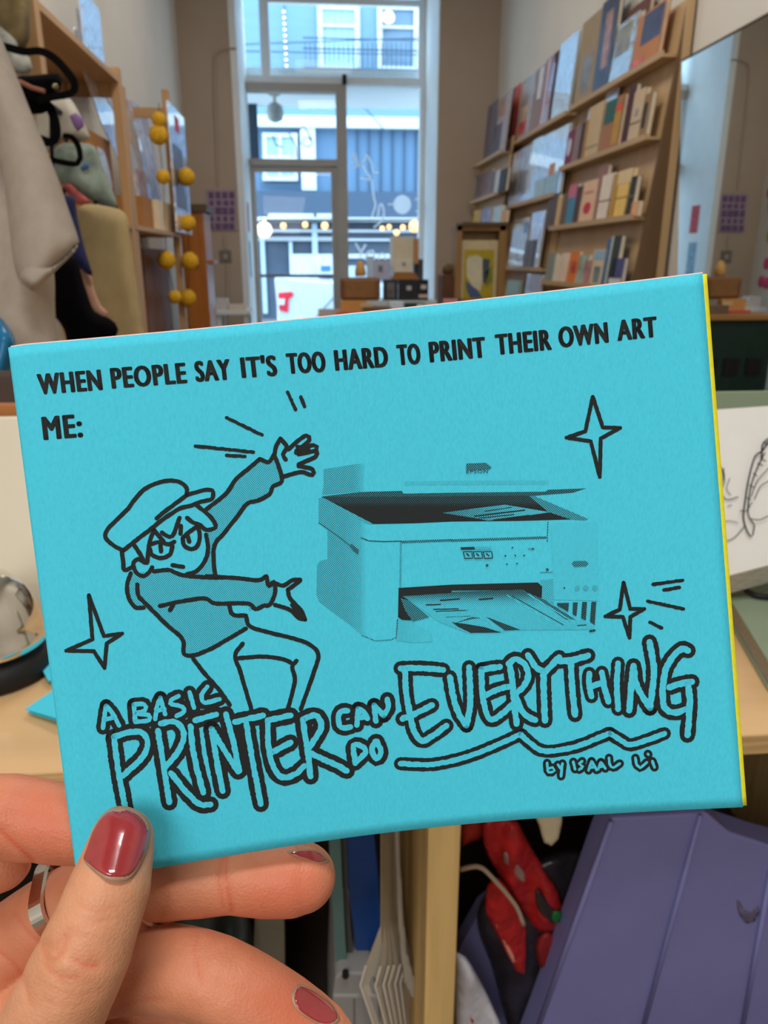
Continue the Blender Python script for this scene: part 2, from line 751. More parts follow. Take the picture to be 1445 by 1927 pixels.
# ---- caption in bold condensed capitals
cur = bpy.data.curves.new('caption_font', 'FONT')
cur.size = 1
cur.offset = 0
cur.space_character = 1.14
cur.resolution_u = 4
cur_o = bpy.data.objects.new('caption_font', cur)
COL.objects.link(cur_o)


def glyphs(word):
    cur.body = word
    bpy.context.view_layer.update()
    dg = bpy.context.evaluated_depsgraph_get()
    me = cur_o.evaluated_get(dg).to_mesh()
    V = [(v.co.x, v.co.y) for v in me.vertices]
    Fs = [tuple(p.vertices) for p in me.polygons]
    cur_o.evaluated_get(dg).to_mesh_clear()
    return V, Fs


_gv, _ = glyphs('H')
CAP0, CAP1 = min(v[1] for v in _gv), max(v[1] for v in _gv)


def text_ink(ink, word, a, b, up, tone=1.0, fat=0.0):
    V, Fs = glyphs(word)
    x0, x1 = min(v[0] for v in V), max(v[0] for v in V)
    L = math.hypot(b[0] - a[0], b[1] - a[1])
    e = ((b[0] - a[0]) / L, (b[1] - a[1]) / L)
    lu = math.hypot(*up)
    fy = fat * .45
    for k in range(10 if fat else 1):
        ox = fat * math.cos(k * math.pi / 5)
        oy = fy * math.sin(k * math.pi / 5)
        k0 = len(ink.p)
        for x, y in V:
            u = fat + (x - x0) / (x1 - x0) * (L - 2 * fat) + ox
            h = (fy + (y - CAP0) / (CAP1 - CAP0) * (lu - 2 * fy) + oy) / lu
            ink.p.append((a[0] + e[0] * u + up[0] * h, a[1] + e[1] * u + up[1] * h))
            ink.tone.append(tone)
        ink.f += [tuple(k0 + i for i in f) for f in Fs]


cap = Ink()
for wd_, a, b in [('WHEN', (73, 743), (194, 734)), ('PEOPLE', (210.5, 731.7), (353, 721)), ('SAY', (368.6, 719), (436, 714.4)),
                  ("IT'S", (455, 711.7), (523, 707.3)), ('TOO', (541, 704), (614.5, 700)), ('HARD', (631, 698), (732, 690.5)),
                  ('TO', (748.6, 687.8), (793, 685)), ('PRINT', (809, 682.5), (915.5, 672.5)), ('THEIR', (933.7, 668.5), (1039, 658.2)),
                  ('OWN', (1052, 655), (1146, 644.8)), ('ART', (1161.8, 642), (1238, 634))]:
    text_ink(cap, wd_, a, b, (-5 + 2 * a[0] / 1200, -39), fat=2.5)
text_ink(cap, 'ME:', (82, 828.5), (157, 822.5), (-5, -44), fat=2.6)
cap.build('caption_text', m_ink, O2, zine)

# ---- cartoon person: grey jumper in halftone, then the drawn lines
ht = Ink()
ht.fill(c6((405, 740), (510, 728), (600, 730), (650, 750), (760, 752), (1000, 770), (1040, 755), (1078, 780), (1080, 830), (1055, 885), (990, 905), (960, 880), (800, 878),
           (868, 890), (885, 930), (950, 935), (962, 990), (860, 1045), (700, 1118), (662, 1112), (650, 1050), (580, 980), (470, 895), (430, 895), (400, 850), (390, 790)), .36)
ht.fill(c6((765, 440), (850, 370), (900, 300), (960, 250), (1010, 207), (1050, 220), (1075, 190), (1110, 310), (1070, 335), (1055, 370), (1000, 400), (950, 415), (900, 480), (840, 555),
           (800, 605), (800, 748), (690, 745), (735, 715), (765, 680), (775, 620), (765, 560), (770, 525), (805, 525), (790, 485)), .36)
fig_h = ht.build('grey_jumper', m_half, O1, zine, half=True)

fg = Ink()
w = 8.2
for pts in [c7((310, 1060), (215, 1010), (130, 940), (105, 880), (150, 800), (250, 700), (370, 580), (450, 470), (560, 360), (700, 295), (830, 268), (940, 280), (1010, 325), (1035, 370), (1030, 430)),
            c7((1030, 430), (1120, 405), (1230, 375), (1320, 378), (1330, 430), (1310, 480), (1200, 505), (1080, 550), (960, 580), (860, 640), (730, 730), (620, 820), (500, 910), (400, 990), (310, 1060)),
            c7((690, 695), (780, 620), (900, 530), (1035, 430)),
            c7((295, 1060), (310, 1180), (325, 1280), (410, 1250)), c7((435, 1000), (490, 1080), (540, 1170)),
            c7((665, 830), (620, 930), (595, 1060), (580, 1200), (530, 1180), (480, 1155), (430, 1190), (430, 1250), (470, 1320), (540, 1350), (600, 1310), (640, 1250)),
            c7((665, 830), (720, 900), (770, 960)), c7((750, 855), (800, 890), (870, 895), (950, 690)), c7((620, 990), (720, 965), (830, 990), (890, 960)),
            c7((735, 1000), (740, 1070)), c7((965, 780), (960, 870)), c7((1035, 690), (1100, 740), (1190, 775), (1250, 825), (1355, 800), (1340, 730), (1260, 640), (1140, 545)),
            c7((990, 910), (1060, 850), (1160, 780)), c7((1045, 900), (1060, 960)),
            c7((1250, 880), (1270, 1000), (1265, 1110), (1210, 1220), (1130, 1300), (1030, 1330)), c7((870, 1225), (990, 1245)),
            c7((660, 1295), (830, 1280), (900, 1310), (990, 1340), (1130, 1355), (1300, 1365), (1445, 1365)),
            c6((760, 752), (900, 760), (1000, 770), (1040, 752)),
            c6((410, 738), (393, 790), (400, 850), (430, 895), (470, 898)), c6((440, 790), (445, 840), (470, 870), (520, 920), (580, 980), (640, 1030)), c6((640, 1030), (656, 1060), (658, 1112), (700, 1120), (780, 1090), (860, 1045), (945, 995)),
            c6((1040, 752), (1052, 798), (1075, 778), (1080, 830), (1055, 885), (1030, 888), (990, 905), (960, 880), (880, 878), (800, 878), (750, 855), (640, 870), (545, 890)), c6((608, 885), (592, 910)),
            c6((868, 890), (885, 930), (945, 935)), c6((945, 935), (965, 985), (1060, 1015), (1180, 1045), (1250, 1075), (1282, 1120), (1260, 1200), (1200, 1370)),
            c6((1080, 785), (1120, 795), (1160, 770), (1197, 768)), c6((1197, 772), (1140, 815)), c6((1140, 815), (1150, 855), (1200, 910), (1220, 953)), c6((1220, 953), (1190, 945), (1150, 908), (1080, 885)), c6((1160, 885), (1195, 935)),
            c6((762, 440), (850, 370), (900, 300), (960, 250), (1010, 207)), c6((1010, 207), (1050, 222), (1075, 188)), c6((1075, 188), (1095, 235), (1112, 310), (1070, 335), (1055, 370), (1000, 400), (950, 415), (900, 480), (840, 555), (800, 605), (795, 680), (803, 748)),
            c6((1078, 185), (1085, 150), (1105, 112)), c6((1105, 112), (1135, 150), (1118, 185), (1130, 210)), c6((1142, 162), (1190, 120), (1225, 98), (1240, 120), (1180, 168)),
            c6((1178, 178), (1258, 142), (1272, 165), (1190, 185)), c6((1272, 170), (1270, 195), (1190, 232)), c6((1190, 240), (1255, 255), (1252, 282), (1200, 268), (1115, 290)), c6((1185, 150), (1235, 165)),
            c6((700, 1135), (750, 1200), (820, 1280), (870, 1350)), c6((930, 1065), (895, 1120), (920, 1200), (970, 1370)), c6((900, 1134), (1020, 1125), (1120, 1138), (1165, 1160)), c6((1180, 1145), (1160, 1175), (1172, 1240), (1140, 1370))]:
    fg.stroke(pts, w)
fg.stroke(c7((615, 1040), (640, 1110), (740, 1145), (840, 1105), (870, 1010)), w)
fg.stroke(c7((1160, 790), (1180, 900), (1150, 1010), (1080, 1045), (1000, 1000), (985, 920)), w)
fg.build('cartoon_person', m_ink, O2, zine)

for pts in [c6((215, 840), (285, 1030), (370, 1018), (298, 1065), (288, 1178), (238, 1100), (110, 1098), (232, 1045)),
            k5((1180, 142), (1220, 264), (1290, 266), (1212, 308), (1208, 462), (1172, 320), (1075, 305), (1150, 280)),
            k5((1303, 885), (1330, 990), (1386, 990), (1330, 1022), (1327, 1105), (1300, 1022), (1230, 1020), (1288, 992))]:
    sp = Ink()
    q = pts + [pts[0]]
    sp.stroke(q, 7.6, smooth=False)
    sp.build('sparkle', m_ink, O2, zine)
for pts in [c6((855, 15), (1020, 95)), c6((710, 147), (980, 175)), c6((855, 190), (940, 195)), [(541, 738), (556, 771)], [(566, 747), (573, 765)],
            k7((1075, 68), (1170, 55)), k7((1110, 86), (1160, 78)), k7((1058, 122), (1173, 147)), k7((1065, 190), (1103, 208))]:
    ml = Ink()
    ml.stroke(pts, 6.8, smooth=False, jit=.2)
    ml.build('motion_line', m_ink, O2, zine)

# ---- printer picture in halftone
pr = Ink()
pr.stack = True


def grad(x0, x1, a, b, ax=0):
    return lambda x, y: a + (b - a) * min(1, max(0, ((x if ax == 0 else y) - x0) / (x1 - x0)))


pr.fill(p5((90, 160), (430, 105), (462, 120), (450, 358), (75, 395), (90, 300)), grad(670, 686, .42, .2))
pr.fill(p5((820, 270), (1330, 262)) + p6((880, 262), (880, 298)) + p5((1330, 302), (820, 305)), .24)
pr.fill(p5((45, 430), (75, 410), (430, 625), (430, 1660), (330, 1575), (50, 1360), (25, 1300), (30, 1030), (60, 990), (125, 975), (125, 715), (45, 640)), grad(650, 690, .42, .3))
pr.fill(p5((430, 625), (470, 660), (470, 1690), (430, 1660)), grad(679, 689, .3, .1))
pr.fill(p5((75, 405), (420, 365), (800, 355), (815, 380), (1250, 372)) + p6((0, 372), (850, 362), (870, 345), (1220, 332), (1100, 372), (750, 400), (0, 410)) + p5((1250, 415), (75, 420)), .72)
pr.fill(p5((75, 410), (1250, 405)) + p6((0, 402), (700, 398), (870, 545), (1080, 615), (600, 628), (0, 634)) + p5((900, 650), (540, 657), (470, 620)), lambda x, y: .98 if y > 948 else .84)
pr.fill(p6((700, 400), (750, 402), (1240, 610), (1205, 625), (1080, 615), (870, 545)), .52)
pr.fill(p5((75, 412), (545, 657), (500, 660), (430, 628)), .4)
ph = Ink()
ph.stack = True
ph.fill(p6((-87, 555), (200, 515), (480, 480), (890, 548), (620, 590), (330, 625), (200, 600)), lambda x, y: .55 - .25 * min(1, max(0, (x - 860) / 150)))
for a, b, e in [((210, 585), (660, 530), 14), ((250, 602), (560, 570), 10), ((380, 618), (700, 575), 8), ((300, 540), (540, 505), 8)]:
    ph.stroke(p6(a, b), e * .2076, smooth=False, tone=.9)
# seams and shading of the body
for pts, ww, tn in [(p5((45, 645), (130, 700), (240, 780), (330, 850)), 1.6, .7), (p5((430, 780), (500, 808), (640, 815), (790, 810)), 1.8, .8), (p5((800, 818), (1250, 802)) + p6((0, 805), (850, 778)), 4.4, .6),
                    (p6((872, 640), (865, 815)), 1.8, .6), (p5((790, 830), (785, 1230)), 3.5, .42), (p5((760, 1520), (750, 1690)), 2.2, .6), (p5((440, 1665), (560, 1715), (700, 1705), (750, 1680)), 1.6, .55),
                    (p6((800, 1095), (910, 1092)), 1.5, .5), (p6((700, 880), (740, 880)), 4, .4)]:
    ph.stroke(pts, ww, smooth=False, tone=tn, jit=0)
ph.fill(p5((320, 850), (345, 835), (410, 890), (405, 935), (360, 900)), .66)
ph.fill(p6((800, 1165), (920, 1150), (925, 1380), (815, 1330), (820, 1220)), .34)
ph.fill(p6((900, 650), (1320, 640), (1325, 1350), (925, 1340)), .13)
ph.fill(p5((770, 1530), (880, 1540), (1060, 1640), (1080, 1720), (900, 1730), (750, 1710)), grad(755, 815, .25, .12))
ph.fill(p5((770, 1235), (1250, 1205)) + p6((0, 1205), (780, 1185), (820, 1222), (815, 1332), (640, 1255), (0, 1260)) + p5((1250, 1300), (830, 1310), (900, 1400), (870, 1480), (890, 1530), (800, 1525), (765, 1500)), .97)
pt = Ink()
pt.stack = True
pt.fill(p5((810, 1310), (1250, 1280)) + p6((0, 1270), (640, 1250), (1120, 1520), (1290, 1570), (1290, 1610), (620, 1615), (170, 1645)) + p5((1410, 1645), (1130, 1535), (1000, 1440)), lambda x, y: .72 - .5 * min(1, max(0, (y - 1114) / 26)))
pt.fill(p5((790, 1330), (870, 1350), (1050, 1500), (900, 1540), (830, 1440)), .6)
pt.fill(p6((0, 1545), (120, 1560), (300, 1590), (450, 1640), (170, 1643), (60, 1590)), .88)
pt.fill(p6((300, 1490), (400, 1530), (625, 1615), (480, 1622)), .8)
pt.fill(p6((640, 1258), (820, 1332), (1120, 1520), (1035, 1525), (860, 1400)), .64)
for a, b, e, t in [((1090, 1430), (1310, 1425), 12, .85), ((1110, 1447), (1395, 1438), 10, .8), ((1020, 1390), (1150, 1385), 12, .9), ((1150, 1348), (1320, 1335), 14, .9), ((1200, 1500), (1420, 1490), 6, .6)]:
    pt.stroke(p5(a, b), e * .2076, smooth=False, tone=t)
for a, b, e, t in [((250, 1340), (370, 1330), 14, .9), ((550, 1310), (1010, 1570), 8, .8), ((500, 1300), (960, 1580), 6, .05), ((240, 1480), (470, 1640), 8, .02), ((130, 1440), (330, 1500), 7, .05), ((690, 1290), (1130, 1560), 10, .05), ((1140, 1575), (1215, 1570), 12, .7), ((1255, 1628), (1295, 1620), 20, .8)]:
    pt.stroke(p6(a, b), e * .2076, smooth=False, tone=t, jit=0)
for i in range(5):
    pt.stroke(p6((20 + 30 * i, 1560 - 12 * i), (190 + 16 * i, 1500 + 2 * i)), 1.1, smooth=False, tone=.75)
for q in [((950, 1372), (1062, 1370), (1055, 1452), (960, 1398)), ((1098, 1366), (1142, 1366), (1130, 1492), (1095, 1475)), ((1182, 1362), (1226, 1362), (1215, 1532), (1172, 1510)), ((1266, 1360), (1310, 1360), (1295, 1572), (1252, 1540))]:
    pt.fill(p6(*q), .8)
# badge, control panel and small marks
pt.fill(p6((130, 108), (310, 100), (365, 145), (330, 160), (130, 166)), .62)
text_ink(pt, 'EPSON', *p6((132, 198), (326, 194)), (0, -6.4), tone=.85)
pt.fill(p6((1088, 1015), (1110, 990), (1215, 990), (1238, 1015), (1215, 1040), (1110, 1045)), .58)
pt.fill(p6((78, 866), (205, 862), (210, 888), (85, 890)), .85)
pt.fill(p6((212, 862), (355, 860), (360, 886), (215, 888)), .3)
for x in (105, 195, 285):
    q = p6((x, 908), (x + 76, 906), (x + 84, 964), (x + 14, 968))
    pt.fill(q, .2)
    pt.stroke(q + [q[0]], 2.0, smooth=False, tone=.85, jit=0)
    pt.stroke(p6((x + 30, 925), (x + 50, 945)), 3.0, smooth=False, tone=.8)
for x, y in [(485, 945), (575, 942), (655, 940), (550, 870), (590, 1015), (320, 1030), (866, 1070), (500, 1020), (735, 880), (1020, 1235)]:
    pt.disc(p6((x, y))[0], 1.8 if x not in (320, 866) else 2.8, 8, .75)
for x in (1135, 1215, 1298):
    pt.disc(p6((x, 1235))[0], 5.0, 12, .35)
    pt.disc(p6((x, 1235))[0], 2.0, 8, .7)
pic = pr.build('printer_picture', m_half, O1, zine, half=True)
ORG[pic.name] = ORG[zine.name]
ph.build('shaded_details', m_half, O1 + .00005, pic, half=True)
pt.build('paper_tray', m_half, O1 + .00012, pic, half=True)

# ---- hand lettering: fat black strokes, paper-coloured strokes over them
LET = []   # (points, outer width, inner width)
for f, Wd, wi, strokes in [
    (c4, 26, 8.5, [((45, 295), (55, 220), (65, 158)), ((65, 158), (110, 215), (145, 280)), ((50, 245), (115, 228)), ((235, 150), (245, 255)), ((235, 150), (300, 150), (305, 185), (250, 205)), ((250, 205), (325, 215), (330, 248), (245, 258)),
                   ((368, 240), (378, 165), (400, 108)), ((400, 108), (430, 210)), ((375, 190), (425, 178)), ((512, 98), (465, 122), (460, 145), (535, 165), (548, 192), (500, 222)), ((580, 75), (608, 170)),
                   ((690, 40), (655, 90), (672, 138), (765, 118))]),
    (c4, 31.5, 11, [((112, 350), (140, 560), (185, 800)), ((112, 352), (200, 322), (285, 325), (322, 390), (285, 480), (165, 592)),
                    ((385, 312), (415, 500), (455, 755)), ((402, 268), (490, 258), (545, 330), (510, 440), (425, 540)), ((465, 575), (560, 690), (640, 765), (710, 768)),
                    ((585, 285), (610, 480), (665, 695)), ((615, 248), (745, 212)), ((715, 300), (745, 480), (785, 685)), ((715, 300), (800, 440), (880, 565)), ((805, 210), (850, 380), (888, 560)),
                    ((860, 258), (1035, 218)), ((930, 265), (970, 500), (1020, 765)), ((1062, 255), (1070, 420), (1100, 540), (1155, 600), (1235, 580), (1290, 530)), ((1062, 248), (1205, 218)), ((1085, 450), (1205, 385)),
                    ((1280, 252), (1310, 440), (1328, 595)), ((1280, 242), (1360, 218), (1395, 285), (1350, 370), (1312, 430)), ((1330, 452), (1420, 495), (1500, 530), (1552, 560))]),
    (c5, 28.5, 10.5, [((195, 208), (145, 215), (132, 270), (152, 322), (215, 318)), ((258, 305), (268, 195)), ((268, 195), (300, 215), (330, 260)), ((260, 255), (320, 248)), ((388, 278), (376, 170)), ((376, 170), (440, 240)), ((440, 240), (470, 190), (465, 130)),
                    ((247, 565), (235, 445), (290, 448), (315, 490), (247, 562)), ((385, 415), (360, 470), (390, 535), (422, 490), (395, 415))]),
    (cE, 28, 11.5, [((115, 182), (300, 180), (500, 196)), ((152, 190), (165, 400), (200, 600), (240, 760), (312, 838), (420, 782), (530, 702)), ((132, 640), (230, 600), (400, 516)),
                    ((560, 262), (590, 430), (640, 590), (712, 700)), ((712, 700), (745, 500), (735, 172)), ((845, 192), (1015, 168)), ((845, 192), (855, 400), (890, 580), (942, 648), (1050, 580), (1125, 510)), ((870, 430), (1000, 372), (1095, 348)),
                    ((1100, 140), (1120, 250), (1140, 450), (1165, 685)), ((1092, 140), (1150, 97), (1230, 135), (1270, 230), (1240, 330), (1150, 420)), ((1160, 440), (1210, 560), (1270, 620), (1335, 650)), ((1268, 62), (1340, 170), (1410, 210))]),
    (cG, 29, 12, [((62, 385), (120, 330), (190, 258)), ((55, 395), (60, 560), (70, 795)), ((195, 290), (300, 282), (435, 242)), ((290, 300), (300, 500), (325, 745))]),
    (cG, 26, 11, [((446, 395), (442, 480), (465, 590)), ((552, 385), (572, 500), (608, 635)), ((450, 510), (530, 482), (570, 465)), ((690, 308), (680, 500), (690, 698))]),
    (cG, 30, 12, [((785, 708), (800, 520), (822, 330)), ((822, 340), (850, 500), (962, 688)), ((962, 688), (995, 400), (980, 250), (958, 128)),
                  ((1285, 200), (1230, 188), (1150, 260), (1090, 380), (1068, 560), (1090, 690), (1180, 728), (1262, 700)), ((1125, 512), (1220, 482), (1318, 465)), ((1282, 480), (1300, 620), (1290, 800), (1280, 918))]),
    (cG, 16.5, 5, [((88, 1155), (100, 1235), (152, 1220), (135, 1192), (100, 1200)), ((180, 1170), (205, 1205)), ((218, 1160), (206, 1268)), ((310, 1145), (325, 1208)), ((385, 1140), (358, 1162), (390, 1185), (360, 1212)),
                   ((440, 1218), (465, 1140)), ((465, 1140), (508, 1215)), ((445, 1195), (490, 1190)), ((522, 1208), (545, 1148)), ((545, 1148), (582, 1202)), ((528, 1188), (565, 1182)), ((614, 1112), (620, 1168), (650, 1195), (705, 1160)),
                   ((838, 1112), (850, 1175), (880, 1195), (935, 1150)), ((982, 1140), (1000, 1192)), ((944, 1078), (948, 1084))])]:
    for st in strokes:
        LET.append((f(*st), Wd, wi))
LET.append((cE((112, 1046), (400, 1052), (700, 988), (1000, 872), (1200, 778)), 25, 10.2))
LET.append((cE((1200, 778), (1300, 870), (1390, 925)) + cG((150, 1052), (350, 1010), (620, 902)), 25, 10.2))
LET.append((cG((620, 902), (720, 965), (800, 1000), (950, 955), (1085, 905)), 25, 10.2))
lo, li = Ink(), Ink()
for pts, Wd, wi in LET:
    lo.stroke(pts, Wd, jit=.05)
    li.stroke(pts, wi, jit=.16)
let = lo.build('title_lettering', m_ink, O2, zine)
ORG[let.name] = ORG[zine.name]
li.build('letter_faces', m_paper, O3, let)
bpy.data.objects.remove(cur_o)

# ================================================================== THE HAND
def zdepth(px, py):
    s, t = zpix_st([(px, py)])
    p = zsurf(np.clip(s, 0, 1), np.clip(t, 0, 1))[0]
    return float((p - NC) @ NF)


def mm(px, py, d):   # pixel + depth (m) -> camera-space millimetres (x right, y down, z deep)
    return np.array([(px - W0 / 2) / FPX * d, (py - H0 / 2) / FPX * d, d]) * 1000


GX0, GX1, GY0, GY1, GZ0, GZ1, GH = -152., 2., 52., 196., 134., 232., .62
gx = np.arange(GX0, GX1, GH, dtype=np.float32)
gy = np.arange(GY0, GY1, GH, dtype=np.float32)
gz = np.arange(GZ0, GZ1, GH, dtype=np.float32)


def chain(pts, sub=5):
    """(px,py,depth,radius mm) control points -> smooth list of (xyz mm, r)"""
    P = [np.append(mm(a, b, c / 1000.), r) for a, b, c, r in pts]
    return crom(P, False, step=4.0)


def sdf_chain(ch, k=0.0):
    F = np.full((len(gx), len(gy), len(gz)), 30.0, np.float32)
    for q0, q1 in zip(ch[:-1], ch[1:]):
        a, b, ra, rb = q0[:3], q1[:3], q0[3], q1[3]
        pad = 8
        lo = np.minimum(a, b) - max(ra, rb) - pad
        hi = np.maximum(a, b) + max(ra, rb) + pad
        sl = []
        for g, l, h in ((gx, lo[0], hi[0]), (gy, lo[1], hi[1]), (gz, lo[2], hi[2])):
            i0, i1 = np.searchsorted(g, l), np.searchsorted(g, h)
            sl.append(slice(i0, i1))
        if any(s.stop <= s.start for s in sl):
            continue
        X = gx[sl[0]][:, None, None] - a[0]
        Y = gy[sl[1]][None, :, None] - a[1]
        Z = gz[sl[2]][None, None, :] - a[2]
        ab = b - a
        t = np.clip((X * ab[0] + Y * ab[1] + Z * ab[2]) / max(float(ab @ ab), 1e-6), 0, 1)
        d = np.sqrt((X - t * ab[0]) ** 2 + (Y - t * ab[1]) ** 2 + (Z - t * ab[2]) ** 2) - (ra + (rb - ra) * t)
        F[sl[0], sl[1], sl[2]] = np.minimum(F[sl[0], sl[1], sl[2]], d)
    return F


def smin(A, B, k):
    h = np.maximum(k - np.abs(A - B), 0) / k
    return np.minimum(A, B) - h * h * k * .25


zt = zdepth(222, 1575) * 1000
THUMB = [(229, 1583, zt - 6.9, 6.3), (224, 1606, zt - 7.3, 6.75), (206, 1670, 149.0, 7.75), (184, 1730, 147.5, 8.1), (160, 1790, 146.5, 8.75), (118, 1880, 147, 9.2), (70, 1980, 150, 10.2), (10, 2100, 157, 12.5)]
zb = 1000 * zdepth(480, 1600) + 1.0
MIDDLE = [(-70, 1850, 196, 10.5), (40, 1762, 190, 9.8), (140, 1700, 185, 9.2), (290, 1660, zb + 8.6, 8.5), (380, 1650, zb + 8.4, 8.5), (432, 1649, zb + 8.2, 7.9), (500, 1652, zb + 8.6, 8.35), (545, 1652, zb + 8.6, 8.3), (568, 1651, zb + 8.6, 7.6)]
zi = 1000 * zdepth(60, 1545) + 1.2
INDEX = [(-230, 1700, 188, 10), (-120, 1570, 181, 9.4), (-20, 1537, zi + 9.2, 9.1), (50, 1541, zi + 9.2, 8.9), (130, 1552, zi + 8.6, 8.3), (260, 1565, zi + 8.4, 7.4)]
LUMP = [(-190, 1780, 190, 11), (-90, 1650, 184, 9.5), (0, 1618, 180, 7.2)]
RING = [(60, 1900, 190, 10), (180, 1838, 180, 9.4), (280, 1821, 172, 9.0), (370, 1833, 167, 8.8), (440, 1862, 165.5, 8.8), (530, 1918, 166, 8.9), (590, 1958, 166, 8.2), (606, 1970, 166, 7.6)]
PINKY = [(90, 1985, 192, 9.5), (200, 1966, 187, 8.8), (300, 1964, 183, 8.4), (390, 1975, 179, 8.0), (470, 2005, 177, 7.6), (500, 2020, 177, 7.0)]
PALM = [(-60, 1800, 197, 13), (-40, 1900, 196, 15), (10, 1990, 192, 15), (-60, 2080, 186, 18)]
PALM2 = [(-160, 1760, 197, 13), (-190, 1930, 196, 17), (-160, 2110, 190, 22), (-260, 2260, 195, 24), (-330, 2330, 198, 24)]
HEEL = [(10, 2100, 157, 12.5), (-60, 2130, 168, 17), (-160, 2180, 182, 22)]
HD = smin(sdf_chain(chain(MIDDLE)), sdf_chain(chain(INDEX)), 1.0)
HD = smin(HD, smin(sdf_chain(chain(RING)), sdf_chain(chain(PINKY)), .6), 1.0)
HD = smin(HD, sdf_chain(chain(LUMP)), 1.2)
PL = smin(smin(sdf_chain(chain(PALM)), sdf_chain(chain(PALM2)), 10), sdf_chain(chain(HEEL)), 9)
HD = smin(HD, PL, 4.0)
TH = sdf_chain(chain(THUMB))
HD = smin(HD, TH, .8)

# skin creases (polylines across the visible side, mm deep, mm wide)
CREASES = [([(150, 1725), (180, 1735), (208, 1730)], .08, .5), ([(118, 1768), (140, 1760), (165, 1762)], .10, .5), ([(96, 1775), (92, 1795), (98, 1815)], .12, .6), ([(112, 1845), (140, 1850), (170, 1846)], .08, .6), ([(80, 1880), (120, 1892), (165, 1886)], .08, .6), ([(215, 1900), (260, 1884), (310, 1880)], .12, .8), ([(372, 1760), (366, 1800), (380, 1850)], .12, .8), ([(30, 1720), (60, 1760), (110, 1790)], .15, .8), ([(0, 1790), (40, 1830), (60, 1890)], .2, .9),
           ([(125, 1765), (118, 1790), (100, 1808), (88, 1800), (82, 1780)], .22, .7), ([(85, 1812), (108, 1835), (145, 1838)], .22, .8), ([(140, 1805), (160, 1816), (182, 1817)], .30, .8),
           ([(150, 1702), (185, 1716), (215, 1705)], .12, .6), ([(128, 1750), (160, 1742), (205, 1728)], .12, .6), ([(100, 1860), (150, 1872), (190, 1862)], .10, .7), ([(105, 1785), (112, 1770), (122, 1760)], .15, .6),
           ([(432, 1585), (424, 1640), (436, 1712)], .30, .9), ([(420, 1600), (413, 1650), (420, 1705)], .15, .8), ([(268, 1752), (285, 1742), (300, 1738)], .1, .6), ([(2, 1562), (30, 1590), (62, 1618)], .25, 1.0)]
Y2 = gy[None, :, None] / gz[None, None, :] * FPX + H0 / 2
X2 = gx[:, None, None] / gz[None, None, :] * FPX + W0 / 2
for line, dep, wid in CREASES:
    q = crom(line, False, 6.0)
    xs, ys = [p[0] for p in q], [p[1] for p in q]
    dd = np.full(HD.shape, 1e6, np.float32)
    near = (np.abs(HD) < 1.6)
    ii = np.nonzero(near & (X2 > min(xs) - 25) & (X2 < max(xs) + 25) & (Y2 > min(ys) - 25) & (Y2 < max(ys) + 25))
    px_, py_ = X2[ii[0], 0, ii[2]], Y2[0, ii[1], ii[2]]
    dmin = np.full(len(px_), 1e6)
    for a, b in zip(q[:-1], q[1:]):
        ab = b - a
        t = np.clip(((px_ - a[0]) * ab[0] + (py_ - a[1]) * ab[1]) / max(ab @ ab, 1e-6), 0, 1)
        dmin = np.minimum(dmin, np.hypot(px_ - a[0] - t * ab[0], py_ - a[1] - t * ab[1]))
    dmin_mm = dmin * .108
    HD[ii] += 1.7 * dep * np.exp(-(dmin_mm / wid) ** 2)


def surface_nets(F):
    s = F < 0
    n0, n1, n2 = F.shape
    cnt = np.zeros((n0 - 1, n1 - 1, n2 - 1), np.int8)
    for i in (0, 1):
        for j in (0, 1):
            for k in (0, 1):
                cnt += s[i:n0 - 1 + i, j:n1 - 1 + j, k:n2 - 1 + k]
    act = (cnt > 0) & (cnt < 8)
    ci = np.stack(np.nonzero(act), 1)
    idx = -np.ones(act.shape, np.int32)
    idx[act] = np.arange(len(ci))
    acc = np.zeros((len(ci), 3))
    num = np.zeros(len(ci))
    corners = [(i, j, k) for i in (0, 1) for j in (0, 1) for k in (0, 1)]
    for c0 in corners:
        for ax in range(3):
            if c0[ax]:
                continue
            c1 = list(c0)
            c1[ax] = 1
            f0 = F[ci[:, 0] + c0[0], ci[:, 1] + c0[1], ci[:, 2] + c0[2]]
            f1 = F[ci[:, 0] + c1[0], ci[:, 1] + c1[1], ci[:, 2] + c1[2]]
            x = (f0 < 0) != (f1 < 0)
            t = np.where(x, f0 / np.where(x, f0 - f1, 1), 0)
            p = np.array(c0, float)[None, :].repeat(len(ci), 0)
            p[:, ax] += t
            acc[x] += p[x]
            num[x] += 1
    V = (ci + acc / num[:, None])
    faces = []
    for ax in range(3):
        a1, a2 = [a for a in range(3) if a != ax]
        sl0 = [slice(1, -1)] * 3
        sl1 = [slice(1, -1)] * 3
        sl0[ax] = slice(0, -1)
        sl1[ax] = slice(1, None)
        e = np.stack(np.nonzero(s[tuple(sl0)] != s[tuple(sl1)]), 1)
        base = e.copy()
        base[:, a1] += 1
        base[:, a2] += 1
        q = []
        for d1, d2 in ((-1, -1), (0, -1), (0, 0), (-1, 0)):
            c = base.copy()
            c[:, a1] += d1
            c[:, a2] += d2
            q.append(idx[c[:, 0], c[:, 1], c[:, 2]])
        faces.append(np.stack(q, 1))
    Fc = np.concatenate(faces)
    return V, Fc[(Fc >= 0).all(1)]


HV, HF = surface_nets(HD)
